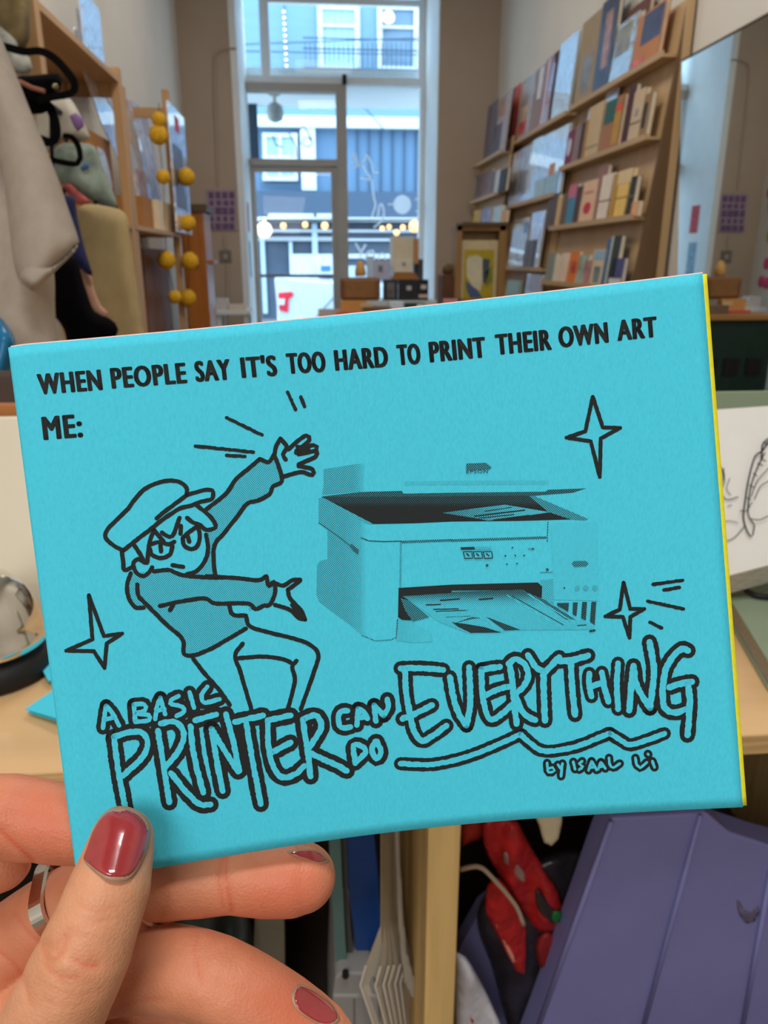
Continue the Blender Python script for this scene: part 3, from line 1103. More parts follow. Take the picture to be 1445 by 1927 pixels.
# keep the one connected body
lab = np.arange(len(HV))
e_ = np.concatenate([HF[:, [0, 1]], HF[:, [1, 2]], HF[:, [2, 3]]])
for _ in range(400):
    l0 = lab.copy()
    np.minimum.at(lab, e_[:, 0], lab[e_[:, 1]])
    np.minimum.at(lab, e_[:, 1], lab[e_[:, 0]])
    lab = lab[lab]
    if (lab == l0).all():
        break
u_, c_ = np.unique(lab, return_counts=True)
keep = lab == u_[np.argmax(c_)]
print('HAND COMPONENTS', c_)
ren = np.cumsum(keep) - 1
HF = ren[HF[keep[HF[:, 0]]]]
HV = HV[keep]
HVmm = np.stack([GX0 + HV[:, 0] * GH, GY0 + HV[:, 1] * GH, GZ0 + HV[:, 2] * GH], 1)
# relax a little for an even skin
nb_i = np.concatenate([HF[:, [0, 1]], HF[:, [1, 2]], HF[:, [2, 3]], HF[:, [3, 0]]])
for _ in range(2):
    sm = np.zeros_like(HVmm)
    ct = np.zeros(len(HVmm))
    for a, b in ((0, 1), (1, 0)):
        np.add.at(sm, nb_i[:, a], HVmm[nb_i[:, b]])
        np.add.at(ct, nb_i[:, a], 1)
    HVmm = HVmm * .5 + .5 * sm / np.maximum(ct, 1)[:, None]
HW = NC + (HVmm[:, :1] * NR - HVmm[:, 1:2] * NU + HVmm[:, 2:] * NF) / 1000

m_skin = bpy.data.materials.new('skin')
m_skin.use_nodes = True


def skin_nodes(m):
    nt = m.node_tree
    b = nt.nodes['Principled BSDF']
    b.inputs['Roughness'].default_value = .48
    b.inputs['Specular IOR Level'].default_value = .35
    b.inputs['Subsurface Weight'].default_value = .22
    b.inputs['Subsurface Radius'].default_value = (1.0, .35, .2)
    b.inputs['Subsurface Scale'].default_value = .0035
    tc = nt.nodes.new('ShaderNodeTexCoord')
    n1 = nt.nodes.new('ShaderNodeTexNoise')
    n1.inputs['Scale'].default_value = 130
    n1.inputs['Detail'].default_value = 4
    nt.links.new(tc.outputs['Object'], n1.inputs['Vector'])
    cr = nt.nodes.new('ShaderNodeValToRGB')
    cr.color_ramp.elements[0].position = .3
    cr.color_ramp.elements[1].position = .72
    cr.color_ramp.elements[0].color = lin((200, 142, 106))
    cr.color_ramp.elements[1].color = lin((218, 160, 124))
    nt.links.new(n1.outputs['Fac'], cr.inputs['Fac'])
    at = nt.nodes.new('ShaderNodeAttribute')
    at.attribute_name = 'flush'
    mx = nt.nodes.new('ShaderNodeMix')
    mx.data_type = 'RGBA'
    nt.links.new(at.outputs['Fac'], mx.inputs['Factor'])
    nt.links.new(cr.outputs['Color'], mx.inputs['A'])
    mx.inputs['B'].default_value = lin((204, 104, 76))
    nt.links.new(mx.outputs['Result'], b.inputs['Base Color'])
    v = nt.nodes.new('ShaderNodeTexVoronoi')
    v.inputs['Scale'].default_value = 1500
    nt.links.new(tc.outputs['Object'], v.inputs['Vector'])
    n2 = nt.nodes.new('ShaderNodeTexNoise')
    n2.inputs['Scale'].default_value = 420
    n2.inputs['Detail'].default_value = 3
    nt.links.new(tc.outputs['Object'], n2.inputs['Vector'])
    fo = nt.nodes.new('ShaderNodeAttribute')
    fo.attribute_name = 'fold'
    m2 = nt.nodes.new('ShaderNodeMath')
    m2.operation = 'MULTIPLY_ADD'
    nt.links.new(fo.outputs['Fac'], m2.inputs[0])
    m2.inputs[1].default_value = .45
    nt.links.new(at.outputs['Fac'], m2.inputs[2])
    nt.links.new(m2.outputs[0], mx.inputs['Factor'])
    ad = nt.nodes.new('ShaderNodeMath')
    nt.links.new(v.outputs['Distance'], ad.inputs[0])
    nt.links.new(n2.outputs['Fac'], ad.inputs[1])
    bp = nt.nodes.new('ShaderNodeBump')
    bp.inputs['Strength'].default_value = .28
    bp.inputs['Distance'].default_value = .0003
    nt.links.new(ad.outputs[0], bp.inputs['Height'])
    nt.links.new(bp.outputs['Normal'], b.inputs['Normal'])


skin_nodes(m_skin)
hand = obj('person', [tuple(p) for p in HW], [tuple(f) for f in HF.tolist()], m_skin, None, 'hand with chipped dark red nail polish and silver rings pinching the cyan booklet', 'person', smooth=True)
# flush: the fingers are pinker than the back of the thumb, fingertips most
fl = np.full(len(HVmm), .30)
hx = HVmm[:, 0] / HVmm[:, 2] * FPX + W0 / 2
hy = HVmm[:, 1] / HVmm[:, 2] * FPX + H0 / 2
on_thumb = (HVmm[:, 2] < 158) & (hx < 300 - (hy - 1600) * .28)
for (x, y, r, a) in [(560, 1670, 75, .5), (470, 1690, 60, .25), (560, 1890, 90, .5), (430, 1830, 110, .15), (170, 1815, 30, .25), (40, 1530, 100, .35), (120, 1560, 80, .3), (80, 1760, 70, .1), (330, 1680, 60, .1)]:
    fl += a * np.exp(-((hx - x) ** 2 + (hy - y) ** 2) / r ** 2) * (~on_thumb if (x, y) != (170, 1815) else 1)
fl -= .22 * on_thumb
at = hand.data.attributes.new('flush', 'FLOAT', 'POINT')
at.data.foreach_set('value', np.clip(fl, 0, 1).astype(np.float32))
crv = np.zeros(len(HVmm))
for line, dep, wid in CREASES:
    q = np.array(crom(line, False, 6.0))
    sel = np.nonzero((hx > q[:, 0].min() - 20) & (hx < q[:, 0].max() + 20) & (hy > q[:, 1].min() - 20) & (hy < q[:, 1].max() + 20))[0]
    if len(sel):
        dm = np.full(len(sel), 1e6)
        for a, b in zip(q[:-1], q[1:]):
            ab = b - a
            t = np.clip(((hx[sel] - a[0]) * ab[0] + (hy[sel] - a[1]) * ab[1]) / max(ab @ ab, 1e-6), 0, 1)
            dm = np.minimum(dm, np.hypot(hx[sel] - a[0] - t * ab[0], hy[sel] - a[1] - t * ab[1]))
        crv[sel] = np.maximum(crv[sel], min(1, dep * 4) * np.exp(-(dm * .108 / .45) ** 2))
at = hand.data.attributes.new('fold', 'FLOAT', 'POINT')
at.data.foreach_set('value', crv.astype(np.float32))
bvh = BVHTree.FromPolygons([Vector(p) for p in HW], [tuple(f) for f in HF.tolist()])


def hand_hit(px, py):
    r = ray(px, py).normalized()
    p, n, i, d = bvh.ray_cast(_C, r)
    return None if p is None else (p - _C).dot(_F)


m_polish = mat('red_nail_polish', (158, 44, 48), rough=.14, var=.10, scale=260, spec=.6, coat=.8)
m_nail = mat('bare_nail', (164, 130, 104), rough=.4, var=.08, scale=500)


def nail(name, outline, m, parent, depth_fn, th=.00035, rings=9, dome=0.0, label=None):
    """A nail plate: outline in photo pixels, each point at its own depth on the curved plate."""
    out = crom(outline, True, 6.0)
    n = len(out)
    c = np.mean(out, axis=0)
    top, bot, fs = [], [], []
    pts = [(c, 0.0)]
    for k in range(1, rings + 1):
        for p in out:
            pts.append((c + (p - c) * k / rings, k / rings))
    for p, r in pts:
        d = depth_fn(p[0], p[1]) - dome * (1 - r ** 2)
        edge = .00018 * max(0, (r - .85) / .15) ** 2
        top.append(CAMP(p[0], p[1], d + edge))
        bot.append(CAMP(p[0], p[1], d + edge + th))
    N = len(pts)
    for i in range(n):
        fs.append((0, 1 + i, 1 + (i + 1) % n))
    for k in range(rings - 1):
        a = 1 + k * n
        for i in range(n):
            fs.append((a + i, a + n + i, a + n + (i + 1) % n, a + (i + 1) % n))
    tf = list(fs)
    fs += [tuple(x + N for x in reversed(f)) for f in tf]
    a = 1 + (rings - 1) * n
    for i in range(n):
        fs.append((a + i, a + N + i, a + N + (i + 1) % n, a + (i + 1) % n))
    return obj(name, top + bot, fs, m, parent, label=label, smooth=True)


# thumb nail: plate curved about the thumb's own axis
A0, A1 = np.array([193., 1700.]), np.array([236., 1520.])
ax_ = (A1 - A0) / np.linalg.norm(A1 - A0)
nx_ = np.array([-ax_[1], ax_[0]])
d_ap = (zt - 6.9 - 6.55) / 1000 - .0005


def _v(p):
    return float((np.array(p, float) - A0) @ ax_) * .1035


V0, F0 = _v((206, 1670)), 149.0 - 7.75
V1, F1 = _v((229, 1583)), zt - 6.9 - 6.3


def thumb_plate(off):
    def f(px, py):
        q = np.array([px, py]) - A0
        u = (q @ nx_) * .1035      # mm across
        v = (q @ ax_) * .1035      # mm along
        Rn = 7.3
        z = Rn - math.sqrt(max(Rn * Rn - u * u, .01))
        tip = max(0, v - 14.5)
        front = F0 + (F1 - F0) * (v - V0) / (V1 - V0)
        return (front - .22 + z + .05 * tip ** 2 - off) / 1000
    return f


t8 = C(0, 1440, .2527)
bare = t8((622, 700), (648, 612), (693, 482), (754, 372), (850, 310), (950, 308), (1040, 345), (1110, 415), (1124, 490), (1106, 592), (1054, 732), (978, 842), (890, 866), (792, 852), (698, 790), (640, 735))
pol = t8((622, 692), (645, 620), (690, 500), (745, 405), (800, 352), (842, 340), (880, 345), (940, 334), (1000, 352), (1060, 400), (1092, 450), (1112, 490), (1104, 560), (1070, 660), (1025, 750), (960, 822), (890, 834), (800, 826), (715, 778), (650, 722))
nl = nail('thumbnail', bare, m_nail, hand, thumb_plate(0), th=.0003, label='bare grown-out edge of the nail')
nail('nail_polish', pol, m_polish, nl, thumb_plate(.16), th=.00012, label='glossy dark red polish')


def on_hand(off):
    last = [None]

    def f(px, py):
        d = hand_hit(px, py)
        if d is None or d > .21:
            d = last[0] if last[0] is not None else .17
        last[0] = d
        return d - off
    return f


RN = [(549, 1876), (554, 1858), (566, 1852), (590, 1860), (615, 1878), (634, 1900), (640, 1920), (625, 1930), (600, 1928), (572, 1912), (555, 1896)]
n2 = nail('fingernail', [(548 if i == 0 else x, y) for i, (x, y) in enumerate(RN)], m_nail, hand, on_hand(.00025), th=.0006)
nail('nail_polish', [(x + (594 - x) * .1, y + (1890 - y) * .1) for x, y in RN], m_polish, n2, on_hand(.0004), th=.0002, label='chipped dark red polish')
MN = [(540, 1603), (565, 1598), (596, 1600), (616, 1612), (621, 1622), (604, 1626), (578, 1618), (556, 1611)]
n3 = nail('fingernail', MN, m_nail, hand, on_hand(.00025), th=.0006)
nail('nail_polish', [(x + (576 - x) * .14, y + (1610 - y) * .2) for x, y in MN], m_polish, n3, on_hand(.0004), th=.0002, label='dark red polish')

# rings
m_silver = mat('silver', (214, 210, 204), rough=.16, metal=1.0, var=.05, scale=200)


def finger_ring(c_px, toward_px, r_mm, wid_mm, th_mm, sq, rot, tilt=0.0):
    a = np.array(CAMP(c_px[0], c_px[1], c_px[2] / 1000))
    b = np.array(CAMP(*toward_px[:2], toward_px[2] / 1000))
    ax = Vector(b - a).normalized()
    side = ax.cross(Vector(_F)).normalized()
    up = side.cross(ax).normalized()
    if tilt:
        q = Matrix.Rotation(tilt, 3, side)
        ax, up = q @ ax, q @ up
    n = 48
    vs, fs = [], []
    for i in range(n):
        t = 2 * math.pi * i / n
        ct, st = math.cos(t + rot), math.sin(t + rot)
        e = 2.0 / sq
        ux = math.copysign(abs(ct) ** e, ct)
        uy = math.copysign(abs(st) ** e, st)
        ca, sa = math.cos(-rot), math.sin(-rot)
        dx, dy = ux * ca - uy * sa, ux * sa + uy * ca
        rad = side * dx + up * dy
        for (rr, w_) in ((r_mm, -wid_mm / 2), (r_mm + th_mm, -wid_mm / 2 + .3), (r_mm + th_mm, wid_mm / 2 - .3), (r_mm, wid_mm / 2)):
            vs.append(Vector(a) + (rad * rr + ax * w_) / 1000)
    for i in range(n):
        for k in range(4):
            fs.append((i * 4 + k, i * 4 + (k + 1) % 4, ((i + 1) % n) * 4 + (k + 1) % 4, ((i + 1) % n) * 4 + k))
    return obj('ring', vs, fs, m_silver, hand, smooth=False)


finger_ring((118, 1704, 186), (214, 1658, 183), 9.0, 3.8, .8, 3.6, .5, tilt=.2)['label'] = 'squared silver ring'
finger_ring((312, 1657, zb + 8.6), (392, 1650, zb + 8.4), 8.7, 2.8, .7, 2.0, 0, tilt=-.6)['label'] = 'thin silver ring'

# ================================================================== THE ROOM
YB = 7.0          # window wall
XR, XL = 1.555, -1.01
YG = YB + .70     # glazing plane, behind a deep white reveal
ZC_ = 3.9
m_wall = mat('cream_plaster', (222, 216, 206), rough=.85, var=.03, scale=3, bump=.03, bscale=60)
m_wallb = mat('backlit_shade_plaster', (182, 164, 146), rough=.85, var=.03, scale=3, bump=.03, bscale=60)  # window wall's backlit shade put into the plaster colour
m_white = mat('white_paint', (232, 236, 238), rough=.5, var=.03, scale=8)
m_frame = mat('greige_paint', (176, 168, 158), rough=.5, var=.04, scale=8)
m_floor = mat('grey_brown_floor', (120, 105, 92), rough=.6, var=.1, scale=6)
m_dark = mat('near_black', (18, 18, 20), rough=.6, var=.1, scale=20)
m_black = mat('black_fabric', (12, 12, 14), rough=.85, var=.2, scale=60)
m_glass = glass_mat('window_glass', gloss=.008)
PINE = (190, 150, 104)
PINE_D = (176, 124, 70)
m_pz, m_py, m_px = wood('pine', PINE, 'z'), wood('pine', PINE, 'y'), wood('pine', PINE, 'x')
m_kz = wood('dark_plywood', (92, 72, 50), 'z')
m_sp = wood('brown_plywood', (112, 86, 58), 'z')
m_by = wood('birch_board', (196, 164, 122), 'z', var=.08)
m_sh = wood('birch_lip', (190, 158, 116), 'y', var=.08)

struct('floor', MB().box(XL - .1, XR + .1, -2.2, YB + .92, -.1, 0), m_floor)
struct('ceiling', MB().box(XL - .1, XR + .1, -2.2, YB + .92, ZC_, ZC_ + .1), m_white)
struct('wall_left', MB().box(XL - .1, XL, -2.2, YB + .1, 0, ZC_), m_wall)
struct('wall_right', MB().box(XR, XR + .1, -2.2, YB + .1, 0, ZC_), m_wall)
struct('wall_rear', MB().box(XL, XR, -2.3, -2.2, 0, ZC_), m_wall)
oX0 = PY(446, 120, YB).x
oX1 = PY(822, 300, YB).x
zT = PY(640, 157, YB + .7).z
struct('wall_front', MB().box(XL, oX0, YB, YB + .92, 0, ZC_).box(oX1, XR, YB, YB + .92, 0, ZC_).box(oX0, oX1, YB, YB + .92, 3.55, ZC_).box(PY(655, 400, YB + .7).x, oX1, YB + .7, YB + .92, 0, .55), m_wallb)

# shop front: white jamb, transom window, fixed pane, glazed door
struct('trim_1', MB().box(oX0 - .004, oX0 + .004, YB - .006, YG + .22, 0, 3.55).box(oX0 - .05, oX0 - .004, YB - .014, YB, 0, 3.55), m_white)
struct('trim_3', MB().box(oX1 - .004, oX1 + .004, YB - .004, YG + .22, .55, 3.55), m_white)


def bars(lst, Y, th):
    m = MB()
    for i, r in enumerate(lst):
        pbox(*r, Y + .0017 * i, th + .0011 * i, m)
    return m


w1 = thing('window_1', PY(640, 80, YG + .05), 'wide clear transom window over the door and shop window', 'window')
w1['kind'] = 'structure'
X0, X1, Z0, Z1 = rectpx(440, -60, 826, 158, YG + .06)
MB().box(oX0 + .012, oX1, YG + .03, YG + .12, Z0 - .01, Z0 + .05).build('window_frame', m_white, w1)
bars([(488, -60, 506, 152), (788, -60, 803, 152), (488, 146, 803, 158), (488, -4, 803, 8)], YG + .06, .05).build('window_sash', m_white, w1)
MB().box(oX0 + .012, oX1, YG + .1, YG + .104, Z0 + .04, 3.55).build('window_pane', m_glass, w1)

w2 = thing('window_2', PY(738, 400, YG + .05), 'tall fixed shop window beside the door with white drawings on the glass', 'window')
w2['kind'] = 'structure'
mX = PY(655, 300, YG).x
MB().box(mX, oX1, YG + .1, YG + .106, .55, Z0).build('window_pane', m_glass, w2)
MB().box(mX, oX1, YG + .02, YG + .16, .5, .56).box(oX1 - .05, oX1, YG + .02, YG + .14, .56, Z0).build('window_frame', m_white, w2)
m_vinyl = bpy.data.materials.new('white_window_paint')
m_vinyl.use_nodes = True
_nt = m_vinyl.node_tree
_nt.nodes.remove(_nt.nodes['Principled BSDF'])
_a, _b, _m = _nt.nodes.new('ShaderNodeBsdfTranslucent'), _nt.nodes.new('ShaderNodeBsdfDiffuse'), _nt.nodes.new('ShaderNodeMixShader')
_a.inputs[0].default_value = (.95, .97, 1, 1)
_b.inputs[0].default_value = (.9, .92, .95, 1)
_m.inputs[0].default_value = .3
_nt.links.new(_a.outputs[0], _m.inputs[1])
_nt.links.new(_b.outputs[0], _m.inputs[2])
_nt.links.new(_m.outputs[0], _nt.nodes['Material Output'].inputs['Surface'])


def tubepx(paths, Y, r):
    m = MB()
    for q in paths:
        m.tube([PY(x, y, Y) for x, y in crom(q, False, 5.0)], r, 6)
    return m


kW = C(420, 0, .3216)
cw = C(620, 400, .18)
tubepx([kW((750, 960), (770, 900), (790, 970), (830, 930), (835, 900), (870, 960), (880, 1010), (910, 1010)), kW((760, 985), (810, 960), (835, 1000), (860, 1050), (800, 1040)), kW((870, 1050), (880, 1150), (890, 1200), (870, 1270)), kW((930, 1190), (915, 1200), (905, 1270)),
        kW((930, 1195), (940, 1250), (920, 1300), (880, 1330))], YG + .085, .008).build('cat_drawing', m_vinyl, w2)
disc = MB()
c_, r_ = PY(757, 385, YG + .085), .085
disc.lathe(c_, [(r_, -.004), (r_, .004)], 24, axis=(0, 1, 0))
disc.build('round_emblem', m_vinyl, w2)
tubepx([kW((965, 1195), (1000, 1195)), kW((1120, 1170), (1150, 1160), (1140, 1210), (1170, 1220)), kW((1165, 1160), (1200, 1160), (1170, 1190), (1210, 1200)), kW((1130, 1240), (1160, 1210), (1180, 1250), (1210, 1210))], YG + .085, .007).build('script_letters', m_vinyl, w2)
tubepx([cw((270, 320), (330, 420)), cw((380, 330), (330, 420), (320, 470)), cw((470, 440), (450, 400), (410, 410), (380, 460), (370, 500)), cw((470, 440), (460, 500)), cw((580, 450), (550, 425), (520, 450), (515, 490)), cw((580, 450), (585, 490))], YG + .085, .010).build('painted_letters', m_vinyl, w2)
tubepx([cw((980, 480), (1010, 520), (1040, 480)), cw((985, 540), (1020, 530), (1010, 580), (1040, 570)), cw((980, 610), (1010, 600), (1020, 640), (990, 650)), cw((985, 680), (1020, 690))], YG + .085, .007).build('small_letters', m_vinyl, w2)

d1 = thing('door_1', PY(552, 460, YG), 'glazed shop door in a greige frame with a transom light above', 'door')
d1['kind'] = 'structure'
dX0, dX1 = oX0 + .012, mX
bars([(455, 156, 652, 172), (470, 299, 640, 312), (637, 172, 656, 760), (456, 172, 466, 310), (466, 310, 474, 760)], YG + .02, .12).build('door_frame', m_frame, d1)
bars([(472, 314, 490, 760), (627, 314, 639, 760), (472, 314, 639, 324)], YG + .05, .05).build('door_leaf', m_frame, d1)
pbox(466, 172, 638, 300, YG + .09, .005).build('transom_pane', m_glass, d1)
pbox(488, 322, 628, 760, YG + .075, .005).build('door_pane', m_glass, d1)
bars([(488, 516, 628, 522)], YG + .06, .03).build('push_bar', mat('dull_steel', (120, 122, 125), rough=.35, metal=.8), d1)
tubepx([kW((290, 790), (310, 850), (350, 860)), kW((385, 780), (420, 850), (430, 920)), kW((440, 770), (470, 740), (520, 820)), kW((480, 800), (460, 840), (500, 860), (520, 830), (490, 800))], YG + .08, .006).build('transom_lettering', mat('gold_brown_paint', (120, 110, 100), rough=.6), d1)
MB().box(*[v for v in (PY(644, 150, YG).x, PY(652, 150, YG).x)], YG - .03, YG + .02, PY(648, 158, YG).z, PY(648, 141, YG).z).build('closer_sensor', m_dark, None, 'small black sensor on top of the door frame', 'sensor')

# ---------------------------------------------------------------- outside: porch, street, opposite facade
YF = 20.0
m_porch = mat('porch_white', (226, 232, 234), rough=.7, var=.03)
struct('trim_2', MB().box(oX0 - .5, oX1 + .5, YB + .92, 9.2, zT + .06, zT + .16), m_porch)
struct('floor_street', MB().box(-16, 22, YB + .92, YF + 1, -.25, -.12), mat('asphalt', (120, 124, 128), rough=.9, var=.1, scale=4))
lp = thing('porch_lamp', PY(517, 180, 8.4), 'grey hanging lamp under the white porch ceiling', 'lamp')
c_ = PY(517, 200, 8.4)
zt_ = zT + .06
MB().lathe((c_.x, 8.4, zt_), [(.06, 0), (.06, -.03), (.015, -.05), (.015, -.1)], 14).build('canopy', m_frame, lp)
MB().lathe((c_.x, 8.4, zt_ - .1), [(.03, 0), (.075, -.03), (.085, -.1), (.07, -.15), (.03, -.17), (.012, -.175)], 16).build('lamp_shade', mat('frosted_grey', (150, 152, 148), rough=.4), lp)

m_sid = mat('blue_grey_siding', (112, 144, 168), rough=.8, var=.05, scale=2, stretch=(.3, 1, 8))
m_sid2 = mat('slate_siding', (92, 122, 152), rough=.8, var=.05, scale=2, stretch=(6, 1, .2))
m_slate = mat('slate_fascia', (66, 84, 106), rough=.8, var=.06)
m_wf = mat('white_trim', (200, 208, 214), rough=.6, var=.02)
m_pane = mat('pale_curtained_glass', (150, 186, 200), rough=.12, var=.15, scale=3, stretch=(4, 1, .3))
m_shop = mat('shop_interior', (70, 84, 104), rough=.5, var=.25, scale=1.2)
bd = thing('building', (1.5, YF, -.12), 'blue grey row house with white windows across the street', 'building')
X0, X1, Z0, Z1 = rectpx(300, -220, 960, 224, YF)
MB().box(-9, 12, YF, YF + .3, Z0, Z1 + 3).build('upper_wall', m_sid, bd)
X0, X1, Z0, Z1 = rectpx(300, 236, 960, 362, YF)
MB().box(-9, 12, YF + .05, YF + .3, Z0 - .1, Z1 + .1).build('middle_wall', m_sid2, bd)
pbox(300, 218, 960, 240, YF - .25, .3).build('cornice', m_wf, bd)
for i in range(7):
    pbox(672 + i * 22, 242, 674 + i * 22, 360, YF - .02, .08).build('panel_seam', m_slate, bd)
pbox(300, 360, 960, 412, YF - .45, .6).build('shop_fascia', m_slate, bd)
pbox(300, 409, 960, 416, YF - .5, .6).build('fascia_lip', m_wf, bd)
X0, X1, Z0, Z1 = rectpx(300, 412, 960, 600, YF)
MB().box(-9, 12, YF + .1, YF + .3, -.2, Z1 + .2).build('shop_front', m_shop, bd)
for r in [(505, 402, 590, 408), (596, 402, 632, 408)]:
    pbox(*r, YF - .5, .1).build('sign_lamp', m_wf, bd)
for r in [(300, 432, 960, 437), (300, 449, 960, 453), (655, 478, 960, 486), (300, 446, 640, 450)]:
    pbox(*r, YF - .1, .2).build('shop_rail', m_wf, bd)
for r in [(492, 440, 500, 590), (545, 455, 551, 540), (588, 420, 598, 540), (800, 450, 812, 560), (655, 500, 700, 560)]:
    pbox(*r, YF - .12, .2).build('shop_pillar', mat('pale_pillar', (176, 200, 220), rough=.7), bd)
pbox(545, 478, 630, 516, YF - .2, .1).build('louvre_panel', mat('louvre', (200, 214, 224), rough=.6, var=.25, scale=2, stretch=(30, 1, 1)), bd)
pbox(604, 500, 622, 510, YF - .24, .04).build('blue_sign', mat('sign_blue', (60, 110, 200), rough=.5), bd)


def facade_window(x0, y0, x1, y1, sash, Y=YF, pane=m_pane, mull=None):
    f = MB()
    t = (x1 - x0) * .12
    for r in [(x0, y0, x0 + t, y1), (x1 - t, y0, x1, y1), (x0, y0, x1, y0 + t), (x0, y1 - t, x1, y1)] + ([(x0, sash - 2.5, x1, sash + 2.5)] if sash else []) + ([(mull - 3, y0, mull + 3, y1)] if mull else []):
        pbox(*r, Y - .12 - .006 * len(f.f) / 6, .14, f)
    fr = f.build('facade_window', m_wf, bd)
    ORG[fr.name] = ORG[bd.name]
    pbox(x0 + t * .6, y0 + t * .6, x1 - t * .6, y1 - t * .6, Y - .05, .03).build('pane', pane, fr)


facade_window(598, 8, 677, 134, 48)
facade_window(710, 8, 788, 134, 51, pane=mat('dim_glass', (96, 122, 146), rough=.1, var=.2, scale=2))
facade_window(494, 250, 560, 300, None, mull=527)
facade_window(494, 300, 560, 340, None, mull=527)
pbox(566, 236, 594, 358, YF - .2, .25).build('pilaster', m_wf, bd)
rl = MB()
for x in range(574, 790, 9):
    pbox(x, 80, x + 1.6, 128, YF - .6, .03, rl)
for y in (72, 92, 128):
    pbox(570, y, 792, y + 2.5, YF - .6, .03, rl)
rl.build('balcony_railing', m_slate, bd)
sill = MB()
for x in range(492, 566, 5):
    pbox(x, 345, x + 2.4, 354, YF - .3, .05, sill)
sill.build('bracket_row', m_slate, bd)
dv = MB()
X0, X1, Z0, Z1 = rectpx(463, 214, 486, 300, 9.05)
dv.box(X0, X1, 9.05, 9.07, Z0, zT + .062)
dv.build('shop_banner', mat('dark_teal_cloth', (30, 42, 54), rough=.9), None, 'dark banner hanging behind the door transom', 'banner')


def bulb_mat(n, c, e):
    return mat(n, c, emit=e, var=.02)


m_bulb = bulb_mat('warm_bulb', (255, 186, 110), 1.6)
m_bulbw = bulb_mat('white_bulb', (255, 226, 190), 1.4)
ls = thing('string_lights', PY(536, 20, YF - .2), 'vertical string of small bulbs on the facade across the street', 'string lights')
ca = MB().tube([PY(534, -20, YF - .15), PY(540, 140, YF - .15)], .015, 6)
ca.build('cable', m_slate, ls)
for i in range(11):
    MB().ball(PY(534 + i * .55, 22 + i * 11.3, YF - .18), .03, 8, 6).build('bulb', m_bulbw, ls)
ls2 = thing('string_lights', PY(640, 425, YF - .9), 'row of glowing warm bulbs under the slate shop fascia', 'string lights')
MB().tube([PY(490, 414, YF - .9), PY(825, 414, YF - .9)], .02, 6).build('cable', m_dark, ls2)
for x, y, r in [(533, 425, 5), (574, 423, 5), (611, 425, 6), (719, 430, 4), (732, 427, 4), (758, 428, 4.5), (780, 426, 10), (796, 430, 4), (809, 426, 7), (746, 438, 5)]:
    MB().ball(PY(x, y, YF - .95), r / 1450 * 20, 10, 7).build('bulb', m_bulb, ls2)
gl = MB().ball(PY(497, 433, YF - 1.0), 13 / 1450 * 20, 12, 8)
gl.tube([PY(497, 433, YF - 1.0), PY(497, 412, YF - 1.0), PY(497, 411, YF - .4)], .03, 6)
gl.build('globe_lamp', m_bulbw, bd)
pl = MB().ball(PY(731, 33, YF - .35), 10 / 1450 * 20, 12, 8)
pl.build('paper_lantern', mat('peach_lantern', (250, 214, 196), emit=.6), bd)
wr = MB()
for a, b in [((445, 84), (830, 70)), ((445, 96), (830, 104)), ((650, 162), (728, 250))]:
    wr.tube([PY(*a, 16.0), PY(*b, 16.0)], .012, 5)
wr.build('overhead_cable', m_slate, bd)

# parked white truck, rear corner
tk = thing('truck', PY(575, 560, 11.0), 'rear of a parked white pickup truck seen through the glass door', 'truck')
m_tr = mat('truck_white', (196, 208, 218), rough=.25, var=.02, coat=.6)
q = [(516, 522), (530, 519), (548, 524), (600, 529), (660, 532), (760, 536), (760, 760), (524, 760), (522, 640), (521, 575)]
MB().prism([PY(x, y, 11.0) for x, y in q], (0, 1.9, 0)).build('truck_bed', m_tr, tk, bevel=.03)
lt = MB()
lt.prism([PY(x, y, 10.97) for x, y in [(523, 551), (550, 549), (552, 556), (543, 563), (542, 588), (525, 584)]], (0, .06, 0))
tl = lt.build('tail_light', mat('tail_red', (214, 48, 62), rough=.2, coat=.5), tk)
MB().prism([PY(x, y, 10.95) for x, y in [(523, 563), (536, 562), (535, 574), (524, 573)]], (0, .03, 0)).build('tail_light', m_wf, tk, label='white reversing lamp')
MB().tube([PY(596, 596, 10.97), PY(628, 560, 10.97), PY(640, 545, 10.97)], .008, 6).build('tailgate_seam', m_slate, tk)
MB().box(*[PY(500, 600, 11).x, PY(760, 600, 11).x], 10.9, 11.1, .05, .25).build('bumper', m_frame, tk)
for y in (11.5, 12.6):
    MB().lathe((PY(545, 700, 11).x, y, .2), [(.3, -.1), (.33, -.05), (.33, .1)], 20, axis=(1, 0, 0)).build('wheel', m_dark, tk)

# ---------------------------------------------------------------- on the window wall
ps = thing('poster', PY(418, 395, YB - .01), 'purple printed poster on the backlit window wall beside the door frame', 'poster')
X0, X1, Z0, Z1 = rectpx(389, 357, 444, 434, YB - .012)
MB().box(X0, X1, YB - .010, YB - .004, Z0, Z1).build('sheet', mat('poster_lilac', (168, 150, 160), rough=.8), ps)
m_pur = mat('poster_purple', (112, 84, 124), rough=.8, var=.25, scale=40)
for i, (y, h) in enumerate([(361, 13), (377, 10), (390, 14), (407, 10), (420, 12)]):
    for j in range(4):
        pbox(392 + j * 13 + (i % 2) * 2, y, 402 + j * 13 + (i * j) % 3, y + h, YB - .012, .002).build('printed_block', m_pur, ps)
sw = thing('light_switch', PY(424, 482, YB - .01), 'grey square light switch under the purple poster', 'switch')
pbox(413, 471, 435, 494, YB - .014, .014).build('plate', mat('switch_grey', (122, 112, 106), rough=.4), sw, bevel=.003)
pbox(421, 478, 427, 487, YB - .02, .008).build('toggle', m_frame, sw)
tubepx([[(444, 92), (425, 92), (412, 96), (404, 110), (404, 180), (407, 260), (410, 350)], [(422, 440), (423, 466)], [(426, 499), (428, 560), (430, 620)]], YB - .012, .010).build('conduit', m_wallb, None, 'thin painted conduit pipe bending across the backlit window wall', 'pipe')

